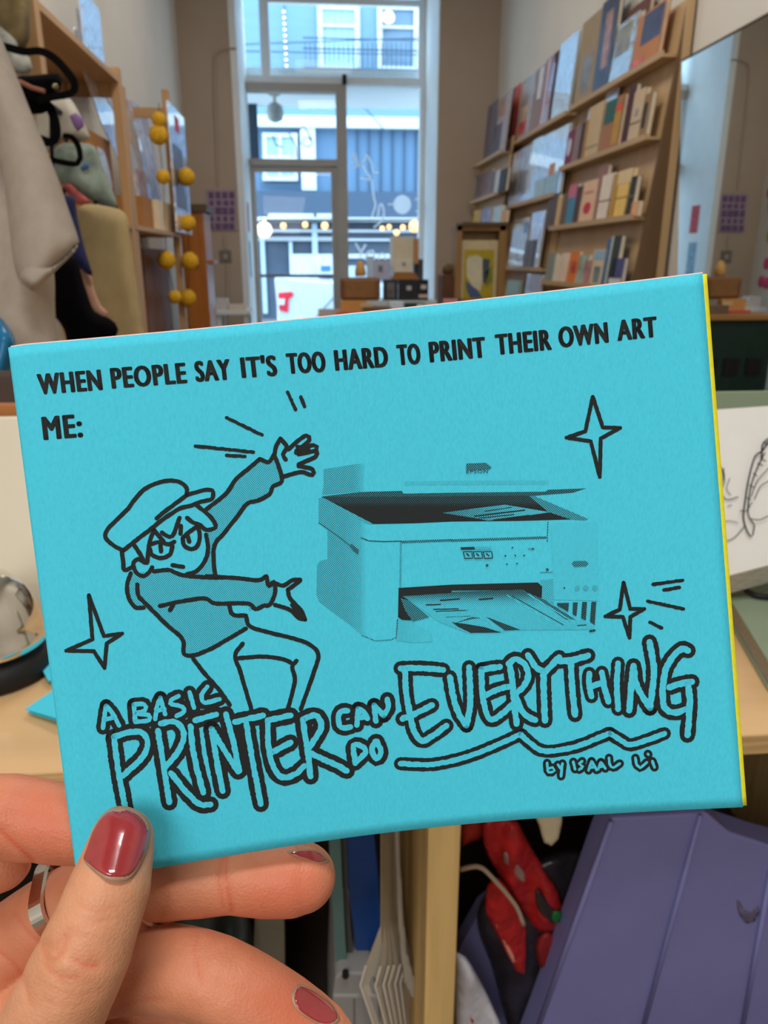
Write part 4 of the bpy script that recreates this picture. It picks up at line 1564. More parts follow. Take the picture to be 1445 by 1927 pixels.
# ---------------------------------------------------------------- shop mirror on the wall
XM = 1.477
mr = thing('mirror', (XM, 2.5, 0), 'large mirror on a dark backing reflecting the shop front', 'mirror')
m_mir = mat('mirror_silver', (236, 240, 238), rough=.02, metal=1.0, var=.005)
zt1 = PX(1283, 116, XM)
ye = PX(1275, 520, XM)
yb_ = ye.y + (ye.y - zt1.y) * (ye.z - .45) / (zt1.z - ye.z)
MB().hexa([(XM, 1.75, .45), (XM + .006, 1.75, .45), (XM + .006, yb_, .45), (XM, yb_, .45), (XM, 1.75, zt1.z), (XM + .006, 1.75, zt1.z), (XM + .006, zt1.y, zt1.z), (XM, zt1.y, zt1.z)]).build('mirror_glass', m_mir, mr)
MB().box(XM + .006, XR - .004, 1.76, yb_ - .004, 0, zt1.z - .006).build('backing', m_kz, mr)
MB().box(XM - .004, XM + .02, 1.75, zt1.y, zt1.z, zt1.z + .006).build('edge_strip', m_kz, mr)

# ================================================================== LEANING BOOK DISPLAYS (right wall)
LEAN = .109


KD = [1.15]     # distance of the display from the camera, relative to the first estimate


def xb(z, dx=0.0):
    k = KD[0]
    return k * (1.259 + dx) + (z - 1.25 - k * .702) * LEAN


def kz(z):
    return CAM_Z + KD[0] * (z - CAM_Z)


SHD = .065      # shelf depth


def display(label, y0, y1, zs, ztop, zbot, dx, lips=None, side=True):
    y0, y1, zs, ztop = y0 * KD[0], y1 * KD[0], [kz(z) for z in zs], kz(ztop)
    d = thing('display_board', (xb(1.0, dx), (y0 + y1) / 2, zbot), label, 'display shelf')
    o = SHD
    MB().hexa([(xb(zbot, dx) + o, y0, zbot), (xb(zbot, dx) + o, y1, zbot), (xb(zbot, dx) + o + .014, y1, zbot), (xb(zbot, dx) + o + .014, y0, zbot),
               (xb(ztop, dx) + o, y0, ztop), (xb(ztop, dx) + o, y1, ztop), (xb(ztop, dx) + o + .014, y1, ztop), (xb(ztop, dx) + o + .014, y0, ztop)]).build('back_board', m_by, d)
    for i, z in enumerate(zs):
        a, b = (y0, y1) if not lips else lips[i]
        x = xb(z, dx)
        m = MB().box(x, x + SHD + .01, a, b, z - .012, z)
        m.box(x - .008, x, a, b, z - .012, z + .012)
        m.build('shelf', m_sh, d)
    xw = XR - .012
    if side:
        MB().prism([(xb(zbot, dx) + o - .012, y0 - .02, zbot), (xw, y0 - .02, 0), (xw, y0 - .02, ztop), (xb(ztop, dx) + o - .012, y0 - .02, ztop)], (0, .02, 0)).build('side_panel', m_sp, d)
        MB().hexa([(xb(zbot, dx) + o + .13, y0 - .034, zbot), (xb(zbot, dx) + o + .16, y0 - .034, zbot), (xb(zbot, dx) + o + .16, y0 - .02, zbot), (xb(zbot, dx) + o + .13, y0 - .02, zbot),
                   (xw - .03, y0 - .034, ztop), (xw, y0 - .034, ztop), (xw, y0 - .02, ztop), (xw - .03, y0 - .02, ztop)]).build('edge_batten', m_by, d)
    MB().box(xw - .05, xw, y0 + .05, y0 + .1, 0, 1.3).box(xw - .05, xw, y1 - .1, y1 - .05, 0, 1.3).box(xb(zbot, dx) + o, xw, y0 + .05, y0 + .1, zbot, zbot + .04).box(xb(zbot, dx) + o, xw, y1 - .1, y1 - .05, zbot, zbot + .04).build('support_frame', m_kz, d)
    return d


ZS1 = [1.952, 1.685, 1.41, 1.15, .90]
ZS2 = [1.945, 1.572, 1.212, .98]
ZS3 = [1.69, 1.49, 1.25]
display('big leaning display board with dark side panel by the mirror, books on five lipped ledges', 3.0, 4.07, ZS1, 2.13, .72, 0.0)
display('middle leaning display board filled with clear sleeved prints', 4.10, 5.37, ZS2, 2.10, .72, 0.0, side=False)
KD[0] = 1.06
display('small far leaning display board in the corner near the window wall', PX(951, 345, xb(1.75, .02) + .065).y / KD[0], 6.93 / KD[0], [1.955] + ZS3, 2.05, .72, 0.02, side=False)
KD[0] = 1.15

_pc = {}


def cmat(c, kind='matte'):
    k = (tuple(c), kind)
    if k not in _pc:
        nm = '%s_%d_%d_%d' % (kind, *c)
        if kind == 'matte':
            _pc[k] = mat(nm, c, rough=.6, var=.06, scale=25)
        elif kind == 'art':
            _pc[k] = mat(nm, c, rough=.35, var=.45, scale=18)
        else:
            _pc[k] = mat(nm, c, rough=.15, var=.10, scale=14, bump=.8, bscale=26, spec=.8, coat=.9, bdist=.012, metal=.4)
    return _pc[k]


PAGES = cmat((226, 214, 192))


def shelf_book(px0, px1, ytop, z, dx, c, label, kind='matte', name='book', cat='book', group=None, th=None, marks=(), dpt=0.0, lean=.10, up=0.0):
    """A book standing on a ledge, its cover towards the room. px0..px1 is where its front shows at the ledge."""
    z = kz(z)
    x = xb(z, dx) + .006 + dpt
    zb_ = z + .002 + up
    Y0, Y1 = YX(px1, x, z), YX(px0, x, z)
    pm = PX((px0 + px1) / 2 + 6, ytop, x + .02)
    h = max(.05, pm.z - zb_)
    th = th or min(.022, .5 * abs(Y1 - Y0))
    l = min(lean, (.05 - th) / max(h, .01)) if th < .045 else 0
    l = max(l, .02)

    def P(u, v, w):   # u along shelf, v up, w into the wall
        return Vector((x + w + l * v * h, Y1 + (Y0 - Y1) * u, zb_ + v * h))
    bk = thing(name, P(.5, 0, 0), label, cat, group)
    t = .0025
    MB().hexa([P(0, 0, 0), P(1, 0, 0), P(1, 0, t), P(0, 0, t), P(0, 1, 0), P(1, 1, 0), P(1, 1, t), P(0, 1, t)]).build('cover', cmat(c, kind), bk)
    MB().hexa([P(0.03, .01, t), P(.97, .01, t), P(.97, .01, th), P(.03, .01, th), P(.03, .985, t), P(.97, .985, t), P(.97, .985, th), P(.03, .985, th)]).build('pages', PAGES, bk)
    MB().hexa([P(0, 0, th), P(1, 0, th), P(1, 0, th + t), P(0, 0, th + t), P(0, 1, th), P(1, 1, th), P(1, 1, th + t), P(0, 1, th + t)]).build('back_cover', cmat(c, kind if kind != 'sleeve' else 'matte'), bk)
    for (u0, u1, v0, v1, mc, nm) in marks:
        if nm == 'round_print':
            m = MB()
            n = 18
            m.prism([P(u0 + (u1 - u0) * (.5 + .5 * math.cos(2 * math.pi * i / n)), v0 + (v1 - v0) * (.5 + .5 * math.sin(2 * math.pi * i / n)), -.0012) for i in range(n)], (.001, 0, 0))
        else:
            m = MB().hexa([P(u0, v0, -.0012), P(u1, v0, -.0012), P(u1, v0, 0), P(u0, v0, 0), P(u0, v1, -.0012), P(u1, v1, -.0012), P(u1, v1, 0), P(u0, v1, 0)])
        m.build(nm, cmat(mc, 'art' if nm == 'picture' else 'matte'), bk)
    return bk


Z1_, Z2_, Z3_, Z4_ = ZS1[:4]
band = lambda v, c=(96, 82, 66): (0, 1, v, v + .03, c, 'band')
G1 = 'books and prints on the top ledge of the big display'
shelf_book(1181, 1233, 26, Z1_, 0, (196, 130, 84), 'orange brown print with a dark picture at the end of the top ledge', 'matte', group=G1, marks=[(.3, 1.0, .42, .96, (74, 78, 108), 'picture'), (.05, .55, .06, .2, (206, 92, 52), 'picture')])
shelf_book(1142, 1184, 44, Z1_, 0, (206, 210, 206), 'shiny clear sleeved print with a pale landscape next to the orange print', 'sleeve', 'print', 'print', G1, marks=[(.12, .75, .45, .92, (150, 146, 130), 'picture')])
shelf_book(1160, 1200, 16, Z1_, 0, (104, 62, 48), 'tall brown board standing behind the sleeved landscape print', 'matte', group=G1, dpt=.03, th=.02)
shelf_book(1112, 1143, 6, Z1_, 0, (66, 62, 80), 'tall dark print with a pink figure on the top ledge', 'art', 'print', 'print', G1, marks=[(.35, .75, .25, .85, (176, 130, 112), 'picture')])
shelf_book(1077, 1112, 40, Z1_, 0, (166, 144, 110), 'plain tan card print with a grey sketch on the top ledge', 'matte', 'print', 'print', G1, marks=[(.3, .8, .12, .55, (138, 124, 104), 'picture')])
G2 = 'books on the second ledge of the big display'
shelf_book(1178, 1198, 174, Z2_, 0, (206, 180, 146), 'cream book tied with a grey band near the end of the second ledge', group=G2, marks=[band(.36), (.35, .65, .5, .64, (150, 146, 140), 'mark')], th=.02)
shelf_book(1200, 1212, 180, Z2_, 0, (150, 118, 76), 'tan black banded book last on the second ledge', group=G2, marks=[(.1, .6, .25, .8, (26, 22, 20), 'label_strip')])
shelf_book(1166, 1178, 166, Z2_, 0, (74, 30, 32), 'dark maroon book behind the cream banded book', group=G2, dpt=.01)
shelf_book(1124, 1158, 190, Z2_, 0, (168, 112, 66), 'brown book with a dark green block across its top', group=G2, marks=[(.06, .66, .56, 1.0, (46, 96, 82), 'title_block'), (.66, 1.0, .7, .84, (216, 82, 44), 'corner_print'), (.66, 1.0, .1, .7, (190, 142, 46), 'edge_print')], th=.02)
shelf_book(1120, 1142, 176, Z2_, 0, (214, 216, 228), 'white sleeved zine peeking out behind the green and brown book', 'sleeve', 'zine', 'zine', G2, dpt=.028, th=.006)
shelf_book(1095, 1121, 200, Z2_, 0, (204, 176, 132), 'plain sand coloured book beside the green and brown book', group=G2, marks=[band(.2, (150, 130, 100))])
shelf_book(1092, 1106, 206, Z2_, 0, (232, 232, 226), 'white leaflet standing behind the sand coloured book', 'sleeve', 'leaflet', 'leaflet', G2, dpt=.03, th=.004)
shelf_book(1084, 1097, 232, Z2_, 0, (56, 40, 28), 'narrow near black book with an ochre edge on the second ledge', group=G2, marks=[(.6, 1, 0, 1, (176, 122, 46), 'ochre_edge')])
shelf_book(1072, 1085, 240, Z2_, 0, (146, 118, 116), 'mauve grey book leaning next to the near black book', group=G2)
shelf_book(1052, 1073, 250, Z2_, 0, (126, 34, 62), 'crimson book with a silver oval on the second ledge', group=G2, marks=[(.45, .8, .3, .8, (206, 210, 226), 'round_print')])
G3 = 'books on the third ledge of the big display'
shelf_book(1182, 1196, 380, Z3_, 0, (226, 166, 114), 'peach zine last on the third ledge', group=G3, name='zine', cat='zine')
shelf_book(1172, 1185, 334, Z3_, 0, (48, 40, 34), 'black book next to the peach zine', group=G3, marks=[band(.5, (150, 120, 90))])
shelf_book(1150, 1175, 322, Z3_, 0, (236, 196, 100), 'pale yellow book with cream top on the third ledge', group=G3, marks=[band(.42, (176, 136, 76)), (0, 1, .72, 1, (222, 196, 148), 'cream_top')], th=.02)
shelf_book(1139, 1152, 330, Z3_, 0, (196, 144, 24), 'mustard book wedged beside the pale yellow book', group=G3)
shelf_book(1120, 1143, 330, Z3_, 0, (232, 216, 198), 'off white book tied with a brown band on the third ledge', group=G3, marks=[band(.42, (150, 112, 90))], th=.02)
shelf_book(1110, 1126, 314, Z3_, 0, (150, 106, 96), 'dusty pink tall book behind the off white book', group=G3, dpt=.012)
shelf_book(1085, 1112, 342, Z3_, 0, (230, 188, 150), 'pink cream book with a red round spot', group=G3, marks=[(.3, .8, .22, .5, (206, 44, 52), 'round_print'), (.2, .8, .7, .76, (206, 140, 116), 'title_line')])
shelf_book(1075, 1087, 352, Z3_, 0, (84, 46, 32), 'dark brown book beside the red spot book', group=G3)
shelf_book(1061, 1075, 348, Z3_, 0, (70, 140, 172), 'blue and pink book on the third ledge', group=G3, marks=[(0, 1, .68, 1, (206, 106, 132), 'pink_top')])
shelf_book(1050, 1062, 366, Z3_, 0, (112, 86, 62), 'narrow umber book beside the blue and pink book', group=G3)
shelf_book(1041, 1052, 372, Z3_, 0, (216, 178, 118), 'narrow straw coloured book on the third ledge', group=G3)
shelf_book(1024, 1042, 368, Z3_, 0, (92, 78, 70), 'dark grey brown book first on the third ledge', group=G3, th=.03)
G4 = 'books on the fourth ledge of the big display'
shelf_book(1143, 1165, 486, Z4_, 0, (78, 78, 132), 'navy and white book last on the fourth ledge', group=G4, marks=[(0, 1, 0, .32, (206, 206, 206), 'white_base'), band(.32, (110, 100, 110))], th=.02)
shelf_book(1136, 1152, 444, Z4_, 0, (50, 62, 62), 'tall dark teal book with a pale edge on the fourth ledge', group=G4, marks=[(0, .2, 0, 1, (196, 196, 176), 'pale_edge')])
shelf_book(1128, 1137, 450, Z4_, 0, (70, 108, 156), 'tall narrow blue book on the fourth ledge', group=G4)
shelf_book(1107, 1130, 470, Z4_, 0, (216, 196, 160), 'beige and sky blue book with grey drawings', group=G4, marks=[(.1, .9, .72, .98, (150, 180, 206), 'blue_top'), (.25, .75, .1, .55, (120, 132, 132), 'picture')], th=.02)
shelf_book(1093, 1108, 490, Z4_, 0, (186, 130, 126), 'rose zine with a pale pattern on the fourth ledge', 'art', 'zine', 'zine', G4)
shelf_book(1078, 1095, 480, Z4_, 0, (158, 176, 160), 'sage green zine leaning on the fourth ledge', 'art', 'zine', 'zine', G4, lean=.16)
shelf_book(1063, 1080, 474, Z4_, 0, (226, 126, 48), 'bright orange zine with a red print', 'matte', 'zine', 'zine', G4, marks=[(.4, .9, .35, .7, (206, 60, 36), 'picture')])
shelf_book(1050, 1065, 476, Z4_, 0, (236, 206, 186), 'pale pink zine beside the orange zine', 'matte', 'zine', 'zine', G4)
shelf_book(1037, 1051, 480, Z4_, 0, (228, 214, 190), 'ivory zine beside the pale pink zine', 'matte', 'zine', 'zine', G4)
shelf_book(1024, 1038, 476, Z4_, 0, (140, 146, 140), 'grey green zine first on the fourth ledge', 'matte', 'zine', 'zine', G4)

H1, H2, H3 = ZS2[:3]
G5 = 'sleeved prints on the middle display'
shelf_book(1035, 1068, 78, H1, 0, (226, 236, 244), 'big crinkled clear sleeve with a pale print at the end of its ledge', 'sleeve', 'print', 'print', G5, th=.012)
shelf_book(1028, 1036, 104, H1, 0, (78, 40, 24), 'narrow dark brown board beside the big crinkled sleeve', 'matte', 'print', 'print', G5, dpt=.01)
shelf_book(1010, 1028, 112, H1, 0, (176, 104, 116), 'pink sleeved print with painted white glare stripes', 'sleeve', 'print', 'print', G5, marks=[(.3, .45, .1, .98, (226, 220, 232), 'painted_glare')], th=.01)  # window glare on the sleeve painted as a pale strip
shelf_book(994, 1010, 130, H1, 0, (176, 132, 116), 'dusty rose sleeved print with one painted glare strip', 'sleeve', 'print', 'print', G5, marks=[(.4, .8, .5, .98, (220, 222, 230), 'painted_glare')], th=.01)  # pale strip stands for glare on the plastic
shelf_book(968, 993, 148, H1, 0, (214, 222, 230), 'white and red sleeved print with a tan centre', 'sleeve', 'print', 'print', G5, marks=[(.15, .75, .1, .3, (206, 86, 78), 'picture'), (.2, .8, .3, .55, (198, 168, 142), 'picture')], th=.01)
shelf_book(956, 968, 164, H1, 0, (206, 70, 52), 'scarlet edged print next to the white and red print', 'art', 'print', 'print', G5)
shelf_book(946, 957, 172, H1, 0, (74, 42, 28), 'narrow chocolate brown print beside the scarlet one', 'matte', 'print', 'print', G5)
KD[0] = 1.06
shelf_book(926, 947, 180, H1, .02, (206, 198, 208), 'white sleeved print of a dark haired figure', 'sleeve', 'print', 'print', G5, marks=[(.0, .55, .05, .55, (80, 58, 70), 'picture'), (.1, .6, .65, .95, (170, 120, 90), 'picture')], th=.01)
shelf_book(908, 926, 196, H1, .02, (86, 66, 76), 'dark plum print first on the highest ledge in the corner', 'art', 'print', 'print', G5)
KD[0] = 1.15
shelf_book(1024, 1052, 244, H2, 0, (222, 230, 238), 'crinkled sleeve with a small peach label on the middle display', 'sleeve', 'print', 'print', G5, marks=[(.05, .45, .28, .5, (206, 146, 114), 'label')], th=.012)
shelf_book(1003, 1024, 256, H2, 0, (228, 232, 236), 'crinkled sleeve of a pale drawing beside the peach labelled one', 'sleeve', 'print', 'print', G5, th=.012)
shelf_book(985, 1003, 264, H2, 0, (236, 234, 220), 'warm white crinkled sleeve on the second middle ledge', 'sleeve', 'print', 'print', G5, th=.012)
shelf_book(967, 985, 278, H2, 0, (206, 214, 228), 'bluish sleeved card beside the warm white sleeve', 'sleeve', 'print', 'print', G5, th=.012)
shelf_book(950, 967, 288, H2, 0, (226, 224, 228), 'pale sleeved card first on the second middle ledge', 'sleeve', 'print', 'print', G5, th=.012)
shelf_book(1022, 1044, 330, H2, 0, (160, 200, 226), 'small light blue card pack in front of the crinkled sleeves', 'matte', 'card_pack', 'cards', G5, dpt=-.004, marks=[band(.5, (206, 220, 232))], th=.004)
shelf_book(1002, 1020, 338, H2, 0, (176, 206, 224), 'small pale blue card pack beside the light blue one', 'matte', 'card_pack', 'cards', G5, dpt=-.004, th=.004)
shelf_book(984, 1010, 400, H3, 0, (224, 226, 230), 'white print with a thin brown stripe on the third middle ledge', 'sleeve', 'print', 'print', G5, marks=[(.0, .12, .4, 1, (150, 108, 62), 'stripe')], th=.01)
shelf_book(955, 984, 412, H3, 0, (226, 224, 214), 'white print with a small blue patch on the third middle ledge', 'sleeve', 'print', 'print', G5, marks=[(.7, .95, .7, .92, (120, 150, 196), 'picture')], th=.01)
shelf_book(982, 1002, 452, H3, 0, (92, 94, 104), 'charcoal ringed notebook on the third middle ledge', 'matte', 'notebook', 'notebook', G5, dpt=-.004, marks=[(.2, .3, 0, 1, (150, 150, 158), 'ring_line'), (.55, .65, 0, 1, (150, 150, 158), 'ring_line')], th=.006)
H4 = ZS2[3]
shelf_book(948, 972, 528, H4, 0, (166, 200, 194), 'mint green zine on the bottom middle ledge', 'matte', 'zine', 'zine', G5, th=.01)
shelf_book(982, 1010, 516, H4, 0, (206, 210, 224), 'lavender white sleeved print on the bottom middle ledge', 'sleeve', 'print', 'print', G5, th=.01)
K1, K2 = ZS3[:2]
KD[0] = 1.06
G6 = 'books on the corner display'
shelf_book(936, 950, 318, K1, .02, (40, 34, 26), 'black book at the end of the corner ledge', 'matte', group=G6)
shelf_book(928, 936, 320, K1, .02, (206, 202, 206), 'narrow white book beside the black book in the corner', 'matte', group=G6)
shelf_book(920, 928, 322, K1, .02, (112, 100, 94), 'narrow grey book in the corner display', 'matte', group=G6)
shelf_book(904, 920, 322, K1, .02, (120, 82, 82), 'dull red book in the corner display', 'art', group=G6)
shelf_book(892, 904, 330, K1, .02, (96, 82, 86), 'dark mauve book first on the corner ledge', 'art', group=G6)
shelf_book(940, 950, 396, K2, .02, (214, 166, 114), 'small tan book at the end of the lower corner ledge', 'matte', group=G6)
shelf_book(926, 940, 388, K2, .02, (186, 214, 230), 'small sky blue book in the corner', 'matte', group=G6)
shelf_book(904, 920, 392, K2, .02, (140, 146, 186), 'small periwinkle book in the corner', 'art', group=G6)
shelf_book(888, 896, 396, K2, .02, (206, 166, 60), 'small yellow book first on the lower corner ledge', 'matte', group=G6)

# ================================================================== LEFT SHELVING
XS = -.75      # front plane


def post(mb, px, ytop, w=.045, d=.035, x=XS, y=None, zt=None):
    p = PX(px, ytop, x)
    y = p.y if y is None else y
    return mb.box(x - d, x, y - w / 2, y + w / 2, 0, p.z if zt is None else zt)


YA, YB1, YC = PX(92, 200, XS).y, PX(236, 250, XS).y, PX(331, 350, XS).y
sf = thing('shelving_unit', (XS - .17, (YA + YB1) / 2, 0), 'tall open pine shelving unit beside the hanging tote bags', 'shelving')
for y, zt in ((YA, 2.6), (YB1, 1.985)):
    MB().box(XS - .035, XS, y - .024, y + .024, 0, zt).build('post', m_pz, sf, bevel=.002)
    MB().box(XL + .01, XL + .045, y - .024, y + .024, 0, zt).build('post', m_pz, sf, bevel=.002)
for z in (1.95, 1.40, .85, .3):
    MB().box(XL + .01, XS - .003, YA - .02, YB1 + .02, z - .02, z).build('shelf_board', m_py, sf)
    MB().box(XL + .05, XS - .035, YB1 - .012, YB1 + .012, z - .07, z - .02).build('cross_rail', m_px, sf)
sf2 = thing('shelving_unit', (XS - .17, (YB1 + YC) / 2, 0), 'lower far pine shelving unit hung with yellow pompoms', 'shelving')
for y in (YB1 + .055, YC):
    zt = PX(331, 186, XS).z if y == YC else 1.93
    MB().box(XS - .035, XS, y - .024, y + .024, 0, zt).build('post', m_pz, sf2, bevel=.002)
    MB().box(XL + .01, XL + .045, y - .024, y + .024, 0, zt - .05).build('post', m_pz, sf2, bevel=.002)
for z in (1.40, .86, .3):
    MB().box(XL + .01, XS + .005, YB1 + .03, YC + .02, z - .02, z).build('shelf_board', m_py, sf2)
zr = PX(300, 212, XS).z
MB().box(XL + .05, XS - .035, YC - .012, YC + .012, PY(292, 222, YC).z, PY(292, 203, YC).z).build('cross_rail', m_px, sf2)

# yellow pompom garlands on the far shelving
m_pom = mat('mustard_wool', (226, 172, 40), rough=.95, var=.22, scale=70, bump=1.0, bscale=160)


def garland(label, spots, Y, x_at=None):
    g = thing('pompom_garland', PY(*spots[0][:2], Y), label, 'garland')
    for x, y, r in spots:
        rr = r / 1450 * Y * .98
        c = PY(x, y, Y)
        b = MB().ball(c, rr, 20, 13)
        b.v = [c + (v - c) * (1 + .07 * noise.noise((v - c) * 90)) for v in b.v]
        b.build('pompom', m_pom, g, smooth=True)
    MB().tube([PY(x, y, Y + .004) for x, y, r in [(spots[0][0], spots[0][1] - 30, 0)] + list(spots)], .002, 5).build('string', m_dark, g)


garland('garland of large mustard pompoms on the front of the far shelving', [(350, 333, 15), (353, 420, 14.5), (357, 492, 16), (353, 561, 15.5)], YC - .05)
garland('garland of mustard pompoms hanging inside the far shelving', [(299, 225, 12), (298, 254, 16), (307, 333, 12), (313, 490, 16), (329, 559, 12)], YC - .33)

# things on the left shelves
m_card = mat('brown_card', (176, 122, 66), rough=.75, var=.08, scale=12)


def inbox(name, r, Y, th, m, label, cat, group=None, bevel=.0):
    return pbox(*r, Y, th).build(name, m, None, label, cat, group, bevel=bevel)


def on_shelf(name, px0, px1, ytop, zsh, x, m, label, cat, th=.02, tilt=0.0, group=None, kid=None):
    """A flat thing standing on a left shelf, face towards the room (plane x)."""
    z0 = zsh + .002
    Y0, Y1 = YX(px0, x, zsh), YX(px1, x, zsh)
    h = PX((px0 + px1) / 2, ytop, x - .02).z - z0
    t = thing(name, (x - th / 2, (Y0 + Y1) / 2, z0), label, cat, group)

    def Pq(u, v, w):
        return (x - w - tilt * v * h, Y0 + (Y1 - Y0) * u, z0 + v * h)
    MB().hexa([Pq(0, 0, 0), Pq(1, 0, 0), Pq(1, 0, th), Pq(0, 0, th), Pq(0, 1, 0), Pq(1, 1, 0), Pq(1, 1, th), Pq(0, 1, th)]).build('body', m, t)
    for (u0, u1, v0, v1, c, nm) in (kid or []):
        MB().hexa([Pq(u0, v0, -.0015), Pq(u1, v0, -.0015), Pq(u1, v0, 0), Pq(u0, v0, 0), Pq(u0, v1, -.0015), Pq(u1, v1, -.0015), Pq(u1, v1, 0), Pq(u0, v1, 0)]).build(nm, c, t)
    return t


slv = cmat((226, 228, 238), 'sleeve')
slv2 = cmat((206, 198, 214), 'sleeve')
GS = 'prints on the pine shelves'
on_shelf('print', 272, 292, 228, 1.40, XS - .06, slv, 'white sleeved print on the far pine shelf beside the near post', 'print', group=GS, tilt=.1, kid=[(.2, .9, .1, .5, cmat((150, 130, 140), 'art'), 'picture')])
on_shelf('print', 292, 318, 226, 1.40, XS - .13, slv2, 'lilac grey sleeved print in the middle of the far pine shelf', 'print', group=GS, tilt=.1, kid=[(.2, .8, .2, .8, cmat((196, 190, 204), 'art'), 'picture')])
on_shelf('print', 334, 362, 232, 1.40, XS + .028, slv, 'sleeved comic print hung outside the far pine post', 'print', group=GS, th=.006, kid=[(.35, .6, .82, .94, cmat((206, 60, 84)), 'red_mark'), (.1, .7, .2, .7, cmat((90, 84, 98), 'art'), 'picture')])
on_shelf('book', 302, 312, 382, 1.40, XS - .02, cmat((236, 220, 190)), 'cream spined book standing at the edge of the far pine shelf', 'book', group=GS, th=.12)
on_shelf('book', 314, 328, 388, 1.40, XS - .02, cmat((232, 206, 168)), 'pale tan book beside the cream spined book', 'book', group=GS, th=.12)
on_shelf('cardboard_box', 272, 300, 378, 1.40, XS - .05, m_card, 'plain brown cardboard box on the far pine shelf', 'box', group=GS, th=.15)
bx = on_shelf('cardboard_box', 178, 222, 268, 1.40, XS - .10, m_card, 'large brown cardboard box on the near pine shelf', 'box', th=.13)
MB().box(XS - .0985, XS - .095, YB1 - .20, YB1 - .13, 1.52, 1.66).build('hand_hole', m_kz, bx)
lp_ = thing('print', PX(200, 240, XS - .085), 'big glossy white sleeved poster leaning on the cardboard box', 'poster')
xp = XS - .088
MB().prism([PX(x, y, xp) for x, y in [(155, 126), (223, 133), (225, 305), (212, 275), (190, 228), (170, 170)]], (-.004, 0, 0)).build('sheet', slv, lp_)
MB().prism([PX(x, y, xp + .002) for x, y in [(172, 130), (221, 135), (222, 220), (198, 182)]], (-.0015, 0, 0)).build('picture', cmat((196, 188, 190)), lp_)
lq_ = thing('print', PX(200, 320, XS - .03), 'narrow glossy sleeve in front of the cardboard box by the floral bag', 'print')
MB().prism([PX(x, y, XS - .03) for x, y in [(184, 276), (196, 284), (206, 320), (212, 355), (204, 352), (192, 312)]], (-.004, 0, 0)).build('sheet', slv, lq_)
on_shelf('wooden_box', 284, 326, 470, .86, XS - .10, wood('dark_brown_wood', (112, 70, 36), 'z'), 'tall dark brown wooden box on the lower far pine shelf', 'box', th=.13)
pt_ = thing('sleeved_print', PX(246, 100, XS - .12), 'tall stack of thin sleeved prints standing on top of the near shelving', 'prints')
for i in range(3):
    y0 = YB1 + .03 + i * .1
    MB().box(XS - .14 - .04 * i, XS - .135 - .04 * i, y0, y0 + .32, 1.95, 2.28 - .05 * i).build('sheet', slv, pt_)
# brown cabinet behind the far shelving
cb = thing('cabinet', PY(368, 500, 5.4), 'tall narrow honey brown wooden cabinet against the backlit window wall', 'cabinet')
m_hon = wood('honey_wood', (176, 106, 44), 'z', rough=.35)
X0, X1, Z0, Z1 = rectpx(345, 398, 389, 600, 5.4)
MB().box(X0, X1, 5.4, 5.75, 0, Z1).build('carcass', m_hon, cb, bevel=.004)
X0b, X1b, Z0b, Z1b = rectpx(349, 404, 375, 595, 5.4)
MB().box(X0b, X1b, 5.385, 5.4, .1, Z1b).build('door', m_hon, cb, bevel=.003)
pbox(343, 384, 388, 398, 5.38, .37).build('top_board', m_kz, cb)
MB().ball(PY(371, 500, 5.37), .012, 8, 6).build('knob', m_dark, cb)
pbox(386, 490, 402, 497, 5.5, .25).build('side_shelf', m_hon, cb)

# ================================================================== HANGING CLOTHES AND BAGS (left)
m_beige = mat('beige_fleece', (170, 158, 146), rough=.95, var=.05, scale=60, bump=.25, bscale=500)
m_cream = mat('cream_canvas', (178, 156, 112), rough=.95, var=.06, scale=40, bump=.2, bscale=400)
m_navy = mat('navy_cotton', (24, 32, 78), rough=.9, var=.1, scale=60)
m_teal = mat('sage_floral_cotton', (136, 150, 138), rough=.85, var=.6, scale=16)
m_blk = mat('black_canvas', (11, 10, 12), rough=1.0, var=.2, scale=60, spec=.05)
m_strap = mat('black_webbing', (8, 8, 9), rough=.95, var=.2, scale=120, spec=.1)
rz = 1.555
r0, r1 = CAMP(60, 175, 1.45), CAMP(142, 226, 1.8)
r0 = r0 - (r1 - r0) * 1.1
r0.z = r1.z = rz
rl_ = thing('clothes_rail', (-.5, 1.4, rz), 'thin black hanging rail above the garments beside the pine post', 'rail')
MB().tube([r0, r1], .006, 10).build('bar', m_dark, rl_)
MB().tube([r0, (XL, r0.y, rz)], .006, 10).build('wall_bracket', m_dark, rl_)
MB().tube([r1, (XL, r1.y + .35, rz)], .006, 10).build('wall_bracket', m_dark, rl_)

# sweatshirt: body with a sleeve in front
sw_ = thing('sweatshirt', tuple(CAMP(20, 660, 1.0)), 'beige fleece sweatshirt hanging with its sleeve down, in front of the bags', 'sweatshirt')
puffy('body', [(-260, -160), (-120, -60), (-20, 60), (30, 200), (70, 380), (100, 500), (104, 590), (112, 700), (100, 860), (-60, 900), (-260, 860)], 1.06, .09, m_beige, sw_, soft=60, fold=.010, fdir=(1, .12), fper=26, step=11)
sl = puffy('sleeve', [(-70, -20), (-10, 50), (22, 120), (60, 215), (100, 312), (126, 385), (149, 455), (143, 470), (108, 506), (75, 538), (60, 546), (42, 532), (28, 505), (18, 430), (5, 330), (-25, 200), (-80, 80)], 1.0, .085, m_beige, sw_, soft=45, fold=.006, fdir=(.9, -.3), fper=30, step=9)
ORG[sl.name] = ORG[sw_.name]
puffy('cuff', [(149, 455), (143, 472), (108, 507), (75, 539), (60, 547), (42, 533), (36, 520), (44, 500), (62, 494), (96, 500), (128, 478)], .985, .065, m_beige, sl, soft=14, step=6)

